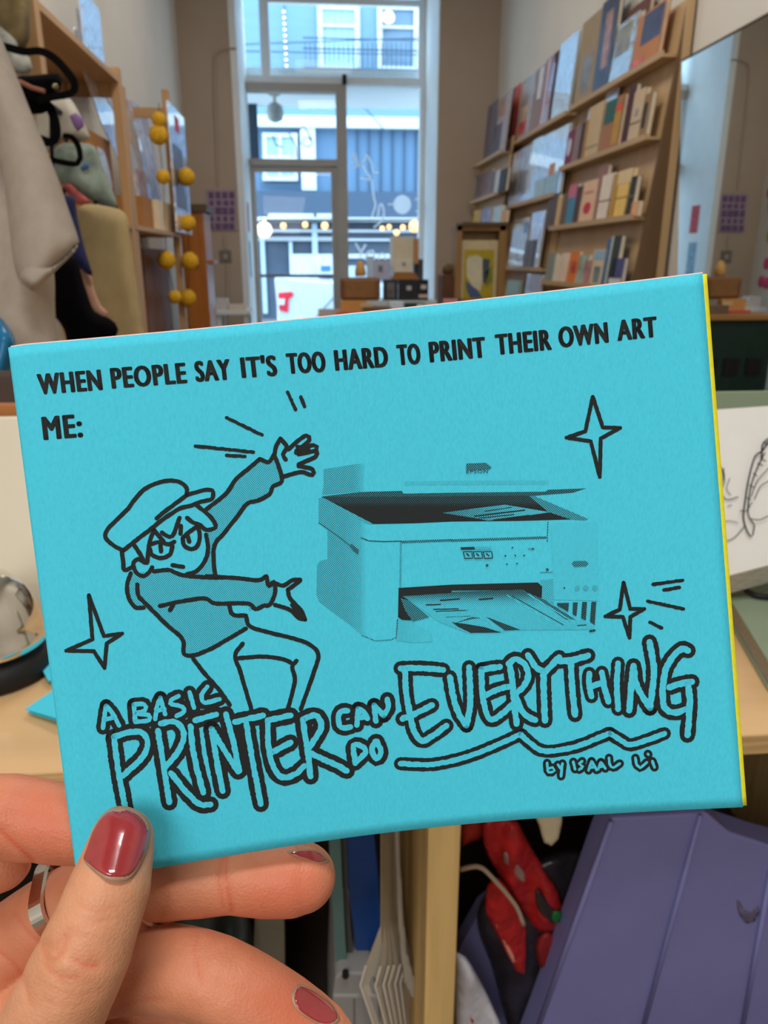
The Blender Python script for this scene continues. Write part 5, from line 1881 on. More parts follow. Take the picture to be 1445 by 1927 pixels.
bg1 = thing('tote_bag', tuple(CAMP(190, 500, 1.5)), 'cream canvas tote bag hanging beside the navy one', 'tote bag')
puffy('bag_body', [(146, 392), (160, 384), (200, 388), (236, 402), (246, 450), (256, 520), (268, 600), (278, 680), (230, 690), (190, 640), (178, 590), (165, 520), (152, 450)], 1.50, .06, m_cream, bg1, soft=30, fold=.006, fdir=(1, -.25), fper=22, step=8)
bg2 = thing('tote_bag', tuple(CAMP(150, 450, 1.4)), 'navy blue tote bag squeezed between the beige sweatshirt and the cream bag', 'tote bag')
puffy('bag_body', [(100, 366), (120, 366), (139, 368), (148, 420), (160, 470), (174, 519), (150, 505), (120, 480), (100, 440)], 1.40, .05, m_navy, bg2, soft=18, fold=.003, fper=20, step=7)
bg3 = thing('tote_bag', tuple(CAMP(150, 590, 1.32)), 'black tote bag with a pink figure print hanging behind the beige sleeve', 'tote bag')
puffy('bag_body', [(80, 490), (110, 480), (142, 484), (160, 540), (178, 586), (205, 598), (223, 620), (200, 655), (140, 690), (120, 620), (95, 580)], 1.33, .06, m_blk, bg3, soft=25, fold=.004, fper=24, step=8)
pk = puffy('printed_figure', [(150, 500), (162, 508), (172, 520), (178, 545), (190, 575), (208, 592), (196, 598), (176, 584), (164, 550), (155, 525)], 1.425, .012, mat('skin_pink_print', (196, 150, 128), rough=.9), bg3, soft=10, step=6)
bg4 = thing('tote_bag', tuple(CAMP(180, 330, 1.62)), 'sage green floral tote bag with black handles', 'tote bag')
puffy('bag_body', [(88, 318), (108, 275), (140, 268), (178, 276), (192, 310), (208, 350), (222, 392), (200, 390), (160, 372), (130, 352), (100, 340)], 1.62, .05, m_teal, bg4, soft=26, fold=.007, fdir=(1, -.5), fper=18, step=7)
puffy('pink_trim', [(118, 348), (132, 345), (150, 362), (172, 383), (140, 384), (128, 366)], 1.59, .02, mat('coral_print', (196, 96, 92), rough=.9, var=.2), bg4, soft=10, step=6)
puffy('purple_flower', [(130, 218), (142, 212), (156, 222), (158, 238), (146, 248), (138, 236)], 1.60, .012, mat('violet_print', (138, 104, 160), rough=.9, var=.2), bg4, soft=8, step=5)
puffy('blue_flower', [(150, 316), (162, 304), (170, 308), (166, 318), (156, 322)], 1.585, .012, mat('blue_print', (84, 116, 156), rough=.9, var=.2), bg4, soft=6, step=5)
bg5 = thing('tote_bag', tuple(CAMP(130, 240, 1.55)), 'pale patterned cloth bag bunched under the black straps', 'tote bag')
puffy('bag_body', [(70, 200), (98, 190), (118, 182), (132, 186), (146, 206), (158, 230), (170, 262), (150, 266), (120, 262), (95, 288), (75, 270)], 1.68, .05, mat('pale_print_cotton', (186, 180, 166), rough=.9, var=.25, scale=14), bg5, soft=22, fold=.006, fper=16, step=7)


def strap(pts, d, w, th, parent, name='handle'):
    """Flat webbing loop."""
    q = crom(pts, False, 7.0)
    m = MB()
    n = len(q)
    vs, fs = [], []
    for i in range(n):
        t = q[min(i + 1, n - 1)] - q[max(i - 1, 0)]
        t = t / max(np.linalg.norm(t), 1e-6)
        nr = np.array([-t[1], t[0]])
        dd = d + .004 * math.sin(i * .5)
        for (s, o) in ((-1, -1), (1, -1), (1, 1), (-1, 1)):
            p = q[i] + nr * s * w / 2
            vs.append(CAMP(p[0], p[1], dd + o * th / 2))
    for i in range(n - 1):
        for k in range(4):
            fs.append((i * 4 + k, i * 4 + (k + 1) % 4, (i + 1) * 4 + (k + 1) % 4, (i + 1) * 4 + k))
    fs += [(3, 2, 1, 0), tuple(4 * (n - 1) + k for k in range(4))]
    return obj(name, vs, fs, m_strap, parent, smooth=False)


for bag, a, b, c in [(bg1, (180, 392, 1.52), (178, 372, 1.70), (136, 226, 1.78)), (bg2, (118, 374, 1.41), (122, 352, 1.70), (126, 218, 1.74)), (bg3, (108, 486, 1.345), (100, 430, 1.5), (96, 202, 1.62)), (bg4, (144, 276, 1.63), (140, 262, 1.72), (134, 224, 1.77)), (bg5, (118, 190, 1.69), (122, 200, 1.72), (124, 214, 1.74))]:
    MB().tube([CAMP(*a), CAMP(*b), CAMP(*c)], .004, 6).build('handle', m_strap, bag)
hb = thing('black_bag', tuple(CAMP(60, 230, 1.3)), 'black bag with thick looped webbing straps hung over the garments', 'bag')
puffy('bag_body', [(28, 146), (60, 142), (110, 138), (118, 150), (114, 168), (90, 186), (98, 205), (80, 214), (40, 212), (20, 180)], 1.34, .06, m_blk, hb, soft=16, step=7)
strap([(-20, 84), (10, 88), (45, 97), (75, 96), (100, 108), (122, 130), (138, 152), (140, 170), (126, 178), (100, 182), (70, 190)], 1.27, 15, .012, hb)
strap([(80, 188), (95, 205), (104, 230), (106, 255), (96, 268), (75, 262), (40, 250)], 1.29, 17, .012, hb)
strap([(118, 256), (135, 258), (147, 275), (151, 298), (145, 308), (120, 306), (70, 294)], 1.31, 11, .012, hb)
tagm = MB().tube([CAMP(36, 153, 1.285), CAMP(60, 165, 1.28), CAMP(84, 172, 1.28)], .0035, 8)
tagm.build('zip_pull', mat('copper_cord', (176, 112, 84), rough=.5), hb)
MB().ball(CAMP(104, 163, 1.285), .005, 10, 7).build('metal_stud', mat('brass_stud', (196, 180, 140), rough=.25, metal=1), hb)
wr_ = thing('garment', tuple(CAMP(20, 60, 1.9)), 'olive and grey patterned cloth bundle high on the pine shelf', 'cloth')
puffy('bundle', [(-60, -80), (10, -70), (50, -20), (58, 40), (50, 86), (20, 96), (-30, 80), (-70, 30)], 1.95, .12, mat('olive_print', (112, 96, 62), rough=.9, var=.5, scale=14), wr_, soft=30, fold=.01, fper=14, step=9)
puffy('bundle_end', [(-20, 40), (10, 58), (32, 78), (36, 96), (56, 108), (62, 130), (40, 140), (0, 120), (-30, 80)], 1.85, .07, mat('grey_white_print', (150, 150, 142), rough=.9, var=.5, scale=22), wr_, soft=20, fold=.008, fper=10, step=7)
bl = thing('plastic_bag', tuple(CAMP(0, 660, .9)), 'shiny blue plastic bag below the sweatshirt', 'bag')
puffy('bag_body', [(-120, 560), (-20, 585), (12, 610), (30, 645), (24, 690), (8, 720), (-60, 740), (-130, 700)], .90, .06, mat('blue_plastic', (10, 104, 150), rough=.25, var=.35, scale=16), bl, soft=25, fold=.01, fper=12, step=8)
dk = thing('storage_box', tuple(CAMP(0, 740, .82)), 'dark brown box below the blue plastic bag', 'box')
puffy('box_body', [(-160, 690), (-20, 696), (60, 700), (60, 790), (-20, 792), (-160, 800)], .84, .05, mat('dark_brown_card', (70, 56, 50), rough=.8), dk, soft=8, step=10, curve=False)

# ================================================================== COUNTER
CZ = .92
YE = PZ(1410, 1382, CZ).y
m_ply = wood('light_plywood', (214, 176, 128), 'x', rough=.4, var=.10, scale=18)
m_edge = mat('plywood_edge', (196, 160, 108), rough=.6, var=.28, scale=300, stretch=(.02, 1, 1))
m_post = wood('raw_pine', (206, 172, 112), 'z', rough=.6, var=.2, scale=60)
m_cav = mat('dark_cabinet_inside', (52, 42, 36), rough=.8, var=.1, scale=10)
ct = thing('counter', (.1, YE + .3, 0), 'light plywood shop counter with open cubbies below', 'counter')
MB().box(-.55, .62, YE, YE + .62, CZ - .018, CZ).build('counter_top', m_ply, ct, bevel=.0015)
MB().box(-.551, .621, YE - .0008, YE + .001, CZ - .0165, CZ - .0015).build('ply_edge', m_edge, ct)
xd0 = PY(803, 1700, YE + .012).x
xd1 = PY(862, 1700, YE + .012).x
MB().box(xd0, xd1, YE + .012, YE + .5, .06, CZ - .018).build('divider', m_post, ct, bevel=.001)
MB().box(-.55, -.53, YE + .012, YE + .5, .06, CZ - .018).build('end_panel', m_post, ct)
MB().box(.60, .62, YE + .012, YE + .5, .06, CZ - .018).build('end_panel', m_post, ct)
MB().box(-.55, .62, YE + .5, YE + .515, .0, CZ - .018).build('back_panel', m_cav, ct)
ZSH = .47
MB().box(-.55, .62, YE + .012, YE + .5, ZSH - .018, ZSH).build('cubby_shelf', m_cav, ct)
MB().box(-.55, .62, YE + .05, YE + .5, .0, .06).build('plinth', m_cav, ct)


def slabpx(name, pts, d, th, m, parent=None, label=None, cat=None, group=None, tilt=(0, 0), bevel=.0):
    """Rigid board: outline along the view at depth d, pushed back th along the view."""
    cx = sum(p[0] for p in pts) / len(pts)
    cy = sum(p[1] for p in pts) / len(pts)
    return MB().prism([PFN[0](x, y, d * (1 + tilt[0] * (x - cx) / 1000 + tilt[1] * (y - cy) / 1000)) for x, y in pts], (Vector((0, th, 0)) if PFN[0] is not CAMP else _F * th)).build(name, m, parent, label, cat, group, bevel=bevel)




def CUB(px, py, d):     # a point in the cubby: nominal depth -> distance behind the counter edge
    return PY(px, py, .532 + (d - .485) * 1.2)


PFN[0] = CUB
# lavender folding boxes in the cubby
m_lav = mat('lavender_plastic', (122, 122, 176), rough=.5, var=.04, scale=20)
lv = thing('storage_folder', tuple(CUB(1230, 1800, .50)), 'large lavender plastic folder box leaning in the cubby under the counter', 'folder')
lvp = [(1152, 1540), (1330, 1530), (1372, 1566), (1445, 1590), (1640, 1640), (1640, 2060), (960, 2060), (1012, 1927), (1095, 1700)]
slabpx('front_panel', lvp, .485, .03, m_lav, lv, tilt=(0, .06), bevel=.002)
for a, b in [((1318, 1534), (1203, 1960)), ((1450, 1640), (1392, 1960)), ((1150, 1546), (1008, 1945))]:
    cx, cy = 1230, 1750
    MB().tube([CUB(x, y, .485 * (1 + .06 * (y - 1775) / 1000) - .0002) for x, y in (a, b)], .0022, 8).build('moulded_ridge', m_lav, lv, smooth=True)
puffy('brown_smudge', [(1383, 1684), (1391, 1694), (1400, 1712), (1414, 1718), (1426, 1704), (1430, 1716), (1420, 1734), (1405, 1738), (1392, 1722)], .4838, .0006, mat('smudge', (98, 90, 116), rough=.7, var=.3, scale=90), lv, soft=12, step=6)
lv2 = thing('storage_folder', tuple(CUB(900, 1830, .55)), 'second lavender folder partly hidden behind the red packets', 'folder')
slabpx('front_panel', [(862, 1790), (905, 1715), (935, 1690), (980, 1800), (1040, 1960), (1000, 2060), (860, 2060)], .545, .02, m_lav, lv2, bevel=.002)
bp_ = thing('black_pouch', tuple(CUB(960, 1850, .53)), 'dark grey plastic pouch holding the red packets', 'pouch')
puffy('pouch_body', [(905, 1700), (960, 1640), (1060, 1600), (1120, 1620), (1100, 1720), (1040, 1850), (1005, 1960), (960, 1940), (925, 1820), (900, 1750)], .535, .03, mat('smoky_plastic', (46, 42, 50), rough=.3, var=.4, scale=25, bump=.5, bscale=60), bp_, soft=25, fold=.006, fper=20, step=9)
m_red = mat('red_foil', (176, 32, 34), rough=.35, var=.35, scale=45, bump=1.0, bscale=70)
c8 = C(600, 1530, .3183)
rp = thing('snack_packet', tuple(CUB(950, 1780, .5)), 'small red packet with a pale stripe hanging lowest in the pouch', 'packet', 'red packets in the cubby')
puffy('packet_body', c8((1000, 420), (1060, 380), (1110, 430), (1180, 560), (1222, 660), (1215, 960), (1170, 935), (1040, 700), (985, 560)), .505, .008, m_red, rp, soft=16, fold=.002, fper=14, step=7)
puffy('pale_stripe', c8((1035, 640), (1060, 650), (1165, 870), (1160, 890), (1140, 880)), .5005, .002, mat('pale_red_print', (214, 130, 116), rough=.5, var=.3), rp, soft=4, step=5)
rp2 = thing('snack_packet', tuple(CUB(970, 1640, .49)), 'large red packet with a green dot and dark window', 'packet', 'red packets in the cubby')
puffy('packet_body', c8((985, 30), (1150, 30), (1230, 160), (1330, 330), (1420, 480), (1440, 660), (1310, 705), (1190, 560), (1050, 340), (975, 180)), .515, .012, m_red, rp2, soft=16, fold=.004, fper=11, step=8)
puffy('clear_window', c8((1090, 220), (1130, 240), (1220, 360), (1220, 415), (1150, 370), (1095, 290)), .5065, .004, mat('cloudy_window', (150, 116, 110), rough=.3, var=.3, scale=40), rp2, soft=6, step=5)
puffy('dark_window', c8((1280, 455), (1300, 450), (1390, 575), (1410, 640), (1370, 660), (1290, 560)), .5065, .004, mat('dark_window', (52, 44, 42), rough=.3, var=.3), rp2, soft=5, step=5)
puffy('green_dot', c8((1380, 580), (1420, 575), (1440, 610), (1420, 650), (1385, 650), (1372, 615)), .5055, .004, mat('green_sticker', (24, 110, 52), rough=.5), rp2, soft=5, step=5)
rp3 = thing('snack_packet', tuple(CUB(880, 1555, .52)), 'orange red packet corner beside the pine divider', 'packet', 'red packets in the cubby')
puffy('packet_body', c8((850, -20), (980, -30), (975, 130), (900, 170), (850, 195)), .53, .02, mat('orange_red_foil', (170, 44, 26), rough=.4, var=.25, scale=40), rp3, soft=12, step=7)
rp4 = thing('snack_packet', tuple(CUB(1030, 1800, .53)), 'dark red packet tucked against the lavender folder edge', 'packet', 'red packets in the cubby')
puffy('packet_body', c8((1290, 740), (1350, 690), (1400, 720), (1390, 850), (1340, 960), (1280, 840)), .515, .016, mat('deep_red_foil', (130, 30, 32), rough=.4, var=.3, scale=40), rp4, soft=10, step=6)
wl = thing('paper_label', tuple(CUB(1035, 1570, .5)), 'cream letter shaped paper tag above the red packets', 'tag')
puffy('tag_body', [(1000, 1522), (1018, 1518), (1035, 1530), (1052, 1520), (1058, 1540), (1050, 1580), (1038, 1592), (1024, 1586), (1014, 1552)], .50, .004, mat('cream_card', (206, 192, 160), rough=.8), wl, soft=5, step=6)
cd = thing('cord', tuple(CUB(900, 1640, .52)), 'pale flat cord looping over the small red packet', 'cord')
strapw = MB().tube([CUB(x, y, .492) for x, y in crom(c8((835, 335), (900, 318), (965, 325), (1060, 420), (1120, 490), (1170, 560), (1210, 660)), False, 8)], .0022, 6)
strapw.build('cord_body', mat('pale_cord', (176, 150, 130), rough=.8), cd, smooth=True)
wp = thing('white_packet', tuple(CUB(890, 1870, .5)), 'white plastic packet with a red print at the foot of the pine divider', 'packet')
puffy('packet_body', [(858, 1790), (876, 1800), (900, 1840), (925, 1890), (945, 1950), (900, 1990), (858, 1960)], .497, .02, mat('white_plastic', (196, 196, 206), rough=.3, var=.1, scale=40, bump=.5, bscale=60), wp, soft=12, fold=.003, fper=12, step=7)
puffy('red_print', [(872, 1888), (882, 1896), (892, 1925), (884, 1930)], .486, .002, m_red, wp, soft=4, step=5)

# envelopes, folders and boxes in the cubby on the other side of the divider
m_env = mat('white_envelope', (216, 210, 198), rough=.75, var=.05, scale=40)
GE = 'white envelopes fanned in the cubby'
ENV = [('widest white envelope at the front of the fan', 678, 1853, 724, 1990, 716, 1742), ('second white envelope of the fan', 706, 1854, 742, 1990, 722, 1738), ('third white envelope of the fan', 721, 1853, 751, 1990, 727, 1736),
       ('fourth white envelope, in the middle of the fan', 731, 1852, 757, 1990, 732, 1734), ('fifth white envelope of the fan', 743, 1850, 764, 1990, 737, 1732), ('sixth white envelope, thin, before the last of the fan', 753, 1848, 770, 1990, 741, 1730)]
for i, (lb, x0, y0, x1, y1, xt, yt) in enumerate(ENV):
    dd = .472 + i * .006
    e = thing('envelope', tuple(CUB(x0, y0, dd)), lb, 'envelope', GE)
    nx = ENV[i + 1] if i + 1 < len(ENV) else (None, x0 + 12, y0, x1 + 12, y1, xt + 6, yt)

    def edge(v, d, o=0):
        return [CUB(v[5] + o, 1555, d), CUB(v[5] + o, v[6], d), CUB(v[1] + 10 + o, v[2] - 36, d), CUB(v[1] + o, v[2], d), CUB((v[1] + v[3]) / 2 + o, (v[2] + v[4]) / 2, d), CUB(v[3] + o, v[4], d)]
    A = edge((lb, x0, y0, x1, y1, xt, yt), dd)
    B = edge(nx, dd + .016, 5)
    n = len(A)
    vs = A + B + [p + Vector((.0004, .0012, 0)) for p in A] + [p + Vector((.0004, .0012, 0)) for p in B]
    fs = []
    for j in range(n - 1):
        fs += [(j, j + 1, n + j + 1, n + j), (2 * n + j, 3 * n + j, 3 * n + j + 1, 2 * n + j + 1), (j, 2 * n + j, 2 * n + j + 1, j + 1), (n + j, n + j + 1, 3 * n + j + 1, 3 * n + j)]
    fs += [(0, n, 3 * n, 2 * n), (n - 1, 3 * n - 1, 4 * n - 1, 2 * n - 1)]
    obj('sheet', vs, fs, m_env, e)
    MB().tube([p + Vector((0, -.0008, 0)) for p in A[2:]], .0009, 6).build('folded_edge', m_env, e)
e = thing('envelope', tuple(CUB(775, 1850, .49)), 'last grey envelope with an open pointed flap against the divider', 'envelope', GE)
puffy('sheet', [(752, 1560), (758, 1700), (766, 1790), (783, 1850), (785, 1893), (770, 1870), (760, 1850), (752, 1780), (746, 1700), (742, 1560)], .492, .003, mat('grey_envelope', (160, 152, 140), rough=.8), e, soft=3, step=6, curve=False)
bf = thing('blue_folder', tuple(CUB(690, 1700, .48)), 'deep blue plastic folder standing beside the fanned envelopes', 'folder')
slabpx('folder_board', [(650, 1540), (700, 1535), (712, 1650), (716, 1740), (704, 1800), (690, 1829), (683, 1828), (668, 1780), (664, 1740), (652, 1640)], .50, .008, mat('blue_plastic_folder', (26, 62, 122), rough=.25, var=.25, scale=12), bf)
tf = thing('teal_folder', tuple(CUB(630, 1700, .48)), 'grey teal folder spine standing next to the middle fingertip', 'folder')
slabpx('folder_board', [(618, 1560), (640, 1560), (643, 1640), (648, 1740), (654, 1838), (634, 1838), (628, 1740), (622, 1650)], .492, .03, mat('grey_teal_board', (84, 112, 108), rough=.6), tf)
tf2 = thing('grey_folder', tuple(CUB(655, 1700, .49)), 'narrow dark grey folder between the teal and blue ones', 'folder')
slabpx('folder_board', [(641, 1560), (650, 1560), (656, 1700), (668, 1838), (655, 1838), (649, 1740)], .498, .02, mat('dark_grey_board', (74, 74, 72), rough=.6), tf2)
gb = thing('grey_box', tuple(CUB(665, 1880, .47)), 'grey plastic index box below the teal folder', 'box')
m_gb = mat('grey_plastic_box', (140, 138, 136), rough=.5, var=.04)
slabpx('box_body', [(626, 1874), (712, 1874), (722, 2020), (620, 2020)], .478, .12, m_gb, gb, bevel=.002)
slabpx('lid', [(630, 1840), (640, 1832), (700, 1832), (714, 1874), (626, 1876)], .480, .10, m_gb, gb, bevel=.002)
MB().tube([CUB(650, 1838, .478), CUB(650, 1828, .478)], .003, 8).build('clasp', m_dark, gb)
MB().tube([CUB(666, 1880, .4775), CUB(667, 1990, .4775)], .0006, 6).build('seam', mat('seam_grey', (96, 94, 92), rough=.6), gb)
ob = thing('cloth_bag', tuple(CUB(430, 1720, .5)), 'dark green grey crumpled cloth behind the middle finger', 'cloth')
puffy('cloth_body', [(300, 1640), (380, 1650), (450, 1690), (480, 1760), (470, 1900), (300, 1940), (240, 1800)], .56, .06, mat('dark_green_cloth', (44, 48, 44), rough=.9, var=.4, scale=25), ob, soft=30, fold=.012, fper=12, step=9)
kf = thing('khaki_folder', tuple(CUB(510, 1760, .53)), 'khaki folder edge slanting behind the ring finger', 'folder')
slabpx('folder_board', [(486, 1600), (530, 1600), (534, 1700), (538, 1980), (470, 1980), (478, 1760)], .545, .02, mat('khaki_board', (112, 104, 86), rough=.8), kf)

PFN[0] = CAMP
# ---- on the counter
def czbox(px, py):
    return PZ(px, py, CZ)


bl_ = thing('service_bell', tuple(czbox(-30, 1250)), 'chrome dome service bell on a black base at the counter edge', 'bell')
bc = Vector((-.279, .606, CZ))
m_chr = mat('chrome', (226, 222, 214), rough=.06, metal=1.0, var=.02)
Rb = .0455
MB().lathe(bc, [(Rb * 1.02, 0), (Rb * 1.1, .004), (Rb * 1.08, .016), (Rb * .9, .022)], 40).build('base', m_dark, bl_, smooth=True)
MB().lathe(bc, [(Rb * .98, .026), (Rb * 1.02, .029), (Rb * 1.02, .034), (Rb * .985, .037), (Rb * .95, .048), (Rb * .88, .060), (Rb * .74, .074), (Rb * .5, .085), (Rb * .2, .091), (.006, .0915)], 48).build('dome', m_chr, bl_, smooth=True)
MB().lathe(bc, [(.004, .091), (.004, .099), (.008, .101), (.008, .106), (.004, .108)], 16).build('plunger', m_chr, bl_, smooth=True)
# upright cream pad behind the bell
pdY = YE + .225
pd = thing('canvas_pad', tuple(PY(0, 1150, pdY)), 'cream blank canvas pad standing behind the bell', 'canvas')
pv = [PY(-190, 782, pdY), PY(96, 790, pdY), PY(110, 1100, pdY - .0)]
zc = CZ + .001
x0, x1 = PY(-190, 900, pdY).x, PY(92, 900, pdY).x
zt2 = PY(20, 788, pdY + .03).z
MB().hexa([(x0, pdY, zc), (x1, pdY, zc), (x1, pdY + .012, zc), (x0, pdY + .012, zc), (x0, pdY + .03, zt2), (x1, pdY + .03, zt2), (x1, pdY + .042, zt2), (x0, pdY + .042, zt2)]).build('canvas', mat('cream_paper', (232, 224, 204), rough=.85, var=.03, scale=10), pd)
MB().box(x0, x1, pdY + .05, pdY + .068, zc, PY(10, 764, pdY + .05).z).build('backing_board', wood('orange_pine', (176, 112, 58), 'x'), pd)
# loose cyan booklets lying by the bell
def leaf(label, pts, z0, rise):
    t = thing('folded_booklet', tuple(PZ(*pts[0], z0)), label, 'booklet', 'cyan booklets lying on the counter')
    a = [PZ(x, y, z0 + dz) for (x, y), dz in zip(pts, rise)]
    MB().prism(a, (0, 0, -.0008)).build('upper_sheet', m_paper, t)
    MB().prism([p + Vector((.0015, .001, -.0035)) for p in a], (0, 0, -.0008)).build('lower_sheet', m_paper, t)
    return t


leaf('cyan booklet with raised corner lying nearest the bell', [(62, 1224), (240, 1170), (300, 1280), (90, 1280)], CZ + .006, [.004, .004, .002, 0])
leaf('cyan booklet lying in front of the raised one', [(47, 1334), (98, 1300), (300, 1290), (320, 1372), (110, 1352)], CZ + .006, [0, .004, .004, .001, .003])

# white sketchbook, sage board and stack at the other side
m_sage = mat('sage_board', (136, 152, 128), rough=.7, var=.05, scale=12)
skY = YE + .16
sk = thing('sketchbook', tuple(PY(1400, 1080, skY)), 'white sketchbook with a black ink line drawing on its cover', 'sketchbook')
A_, B_, C_, D_ = (1330, 772), (1560, 756), (1575, 1030), (1352, 1088)
q4 = [PY(*A_, skY + .035), PY(*B_, skY + .035), PY(*C_, skY + .01), PY(*D_, skY)]
MB().slab(q4, (.0, .004, -.003)).build('cover', mat('sketch_white', (238, 238, 236), rough=.7, var=.02), sk)
MB().slab([p + Vector((.001, .0045, -.0031)) for p in q4], (0, .013, -.026)).build('pages', mat('page_block', (186, 180, 170), rough=.85, var=.25, scale=500, stretch=(.05, 1, 1)), sk)


def onsk(x, y, off=.0009):
    n = (q4[1] - q4[0]).cross(q4[3] - q4[0]).normalized()
    r = ray(x, y)
    if n.dot(r) > 0:
        n = -n
    t = (q4[0] - _C).dot(n) / r.dot(n)
    return _C + r * t + n * off


for pts, rr in [([(1445, 830), (1432, 850), (1420, 858), (1408, 900), (1400, 950), (1398, 975), (1405, 1000), (1412, 1010)], .0011), ([(1438, 852), (1424, 880), (1412, 915), (1407, 950), (1408, 972), (1418, 988), (1415, 1008)], .0009), ([(1430, 862), (1440, 868)], .0007), ([(1424, 872), (1434, 876)], .0007), ([(1416, 890), (1424, 896)], .0006), ([(1409, 912), (1418, 918)], .0006), ([(1403, 936), (1412, 940)], .0006), ([(1446, 905), (1430, 915), (1418, 940)], .0006), ([(1368, 952), (1376, 950)], .0005), ([(1372, 900), (1366, 920), (1374, 932)], .0005), ([(1446, 880), (1424, 905), (1412, 935)], .0006),
                ([(1446, 970), (1428, 978), (1412, 976)], .0007), ([(1360, 880), (1362, 905), (1356, 925), (1366, 940), (1388, 935)], .0007), ([(1360, 1020), (1380, 1012), (1400, 990)], .0006), ([(1352, 985), (1370, 980), (1388, 984)], .0005),
                ([(1414, 945), (1402, 962), (1392, 960)], .0006), ([(1446, 824), (1434, 836), (1432, 862)], .0010), ([(1436, 832), (1446, 838)], .0006), ([(1350, 868), (1360, 895), (1352, 915)], .0006)]:
    MB().tube([onsk(*p) for p in crom(pts, False, 5)], rr * .62, 6).build('ink_line', m_ink, sk)
sb = thing('sage_board', tuple(PY(1390, 760, skY + .08)), 'sage green board standing behind the white sketchbook', 'board')
sbY = skY + .075
MB().box(PY(1300, 760, sbY).x, PY(1640, 760, sbY).x, sbY, sbY + .006, CZ + .001, PY(1390, 738, sbY).z).build('board', m_sage, sb)
st_ = thing('sage_book', tuple(czbox(1440, 1300)), 'sage green bound book lying under the white sketchbook with a black elastic', 'book')
zb1 = CZ + .02
a = [PZ(1372, 1130, zb1), PZ(1640, 1090, zb1), PZ(1760, 1300, zb1), PZ(1452, 1262, zb1)]
MB().prism(a, (0, 0, .003)).build('cover', m_sage, st_, bevel=.0006)
MB().prism([p + Vector((.002, .0015, 0)) for p in a], (0, 0, -.016)).build('pages', mat('grey_page_block', (150, 144, 134), rough=.85, var=.25, scale=500), st_)
MB().prism([p + Vector((0, 0, -.0165)) for p in a], (0, 0, -.003)).build('back_cover', m_sage, st_, bevel=.0006)
MB().tube([PZ(x, y, zb1 + .007) for x, y in crom([(1560, 1085), (1480, 1080), (1425, 1090), (1402, 1106), (1420, 1120), (1480, 1124), (1560, 1120)], False, 10)], .0028, 8).build('elastic', m_dark, st_, smooth=True)

# ================================================================== TABLE IN THE MIDDLE OF THE SHOP
TY, TZ = 4.9, .93
X0, X1 = PY(600, 600, TY).x, PY(985, 600, TY).x
tb = thing('display_table', ((X0 + X1) / 2, TY + .35, 0), 'low display table in the middle of the shop stacked with boxes and zines', 'table')
m_tt = wood('table_top', (170, 122, 72), 'x')
MB().box(X0, X1, TY - .13, TY + .8, TZ - .03, TZ).build('table_top', m_tt, tb)
for x in (X0 + .03, X1 - .08):
    for y in (TY + .58, TY + .72):
        MB().box(x, x + .05, y, y + .05, 0, TZ - .03).build('leg', m_tt, tb)
# dark green crates under the table
m_gr = mat('dark_green_crate', (18, 48, 40), rough=.5, var=.2, scale=12)
for i, lb in enumerate(['dark green crate under the display table, window end', 'dark green crate under the display table, door end']):
    wc = (X1 - X0 - .02) / 2
    a0 = X0 + .005 + i * (wc + .01)
    cr_ = thing('crate', (a0 + .25, TY + .35, 0), lb, 'crate', 'green crates under the table')
    MB().box(a0, a0 + wc, TY - .10, TY + .5, .002, .895).build('crate_body', m_gr, cr_, bevel=.01)
    for k in range(3):
        MB().box(a0 + .06 + .15 * k, a0 + .16 + .15 * k, TY - .112, TY - .10, .55, .66).build('grip_slot', m_dark, cr_)


def tbox(name, r, Y, th, m, label, cat, kids=(), bevel=.004, group=None):
    X0, X1, Z0, Z1 = rectpx(*r, Y)
    t = thing(name, ((X0 + X1) / 2, Y + th / 2, Z0), label, cat, group)
    MB().box(X0, X1, Y, Y + th, TZ + .001 if Z0 < TZ + .06 else Z0, Z1).build('body', m, t, bevel=bevel)
    for (nm, kr, kd, km) in kids:
        pbox(*kr, Y - kd, kd).build(nm, km, t)
    return t


m_wd = wood('walnut_brown', (128, 84, 44), 'x', rough=.5)
wb = tbox('wooden_tray', (641, 522, 716, 566), TY + .12, .14, m_wd, 'brown wooden tray box standing on edge on the display table', 'box', [('inner_panel', (650, 528, 704, 560), .004, mat('tray_inner', (140, 100, 60), rough=.7))], bevel=.02)
wp_ = thing('plush_cone', PY(678, 510, TY + .2), 'small tan felt cone figure standing on the brown wooden tray', 'figurine')
c_ = PY(678, 521, TY + .19)
MB().lathe((c_.x, TY + .19, c_.z + .003), [(.032, 0), (.036, .02), (.033, .05), (.02, .085), (.006, .095)], 16).build('body', mat('tan_felt', (206, 160, 96), rough=.95, bump=.3), wp_, smooth=True)
tbox('red_zine_stack', (634, 588, 680, 600), TY + .02, .12, cmat((196, 92, 82)), 'flat red pink zine stack at the front of the table', 'zines', bevel=.002)
tbox('tan_zine_stack', (640, 566, 690, 590), TY + .06, .05, cmat((206, 150, 84)), 'tan orange boxed zines beside the wooden tray', 'zines', bevel=.002)
tbox('tan_box', (684, 578, 737, 596), TY + .0, .05, cmat((116, 98, 76)), 'low dark taupe box with a pale lid on the table front', 'box', [('pale_lid', (678, 570, 700, 578), .01, cmat((206, 180, 140)))], bevel=.003)
tbox('white_paper_stack', (732, 568, 760, 586), TY + .05, .1, cmat((206, 226, 236)), 'white glossy paper stack on the table', 'papers', bevel=.002)
tbox('green_tin', (762, 570, 800, 590), TY + .03, .08, cmat((22, 66, 62)), 'dark green tin with white labels', 'tin', [('white_label', (785, 572, 798, 580), .004, cmat((206, 232, 240)))], bevel=.006)
GB = 'black display books at the window'
by_ = 6.35
st2 = thing('window_bench', PY(757, 590, by_ + .1), 'pale window bench behind the display table', 'bench')
X0w, X1w, Z0w, Z1w = rectpx(690, 566, 822, 590, by_ - .05)
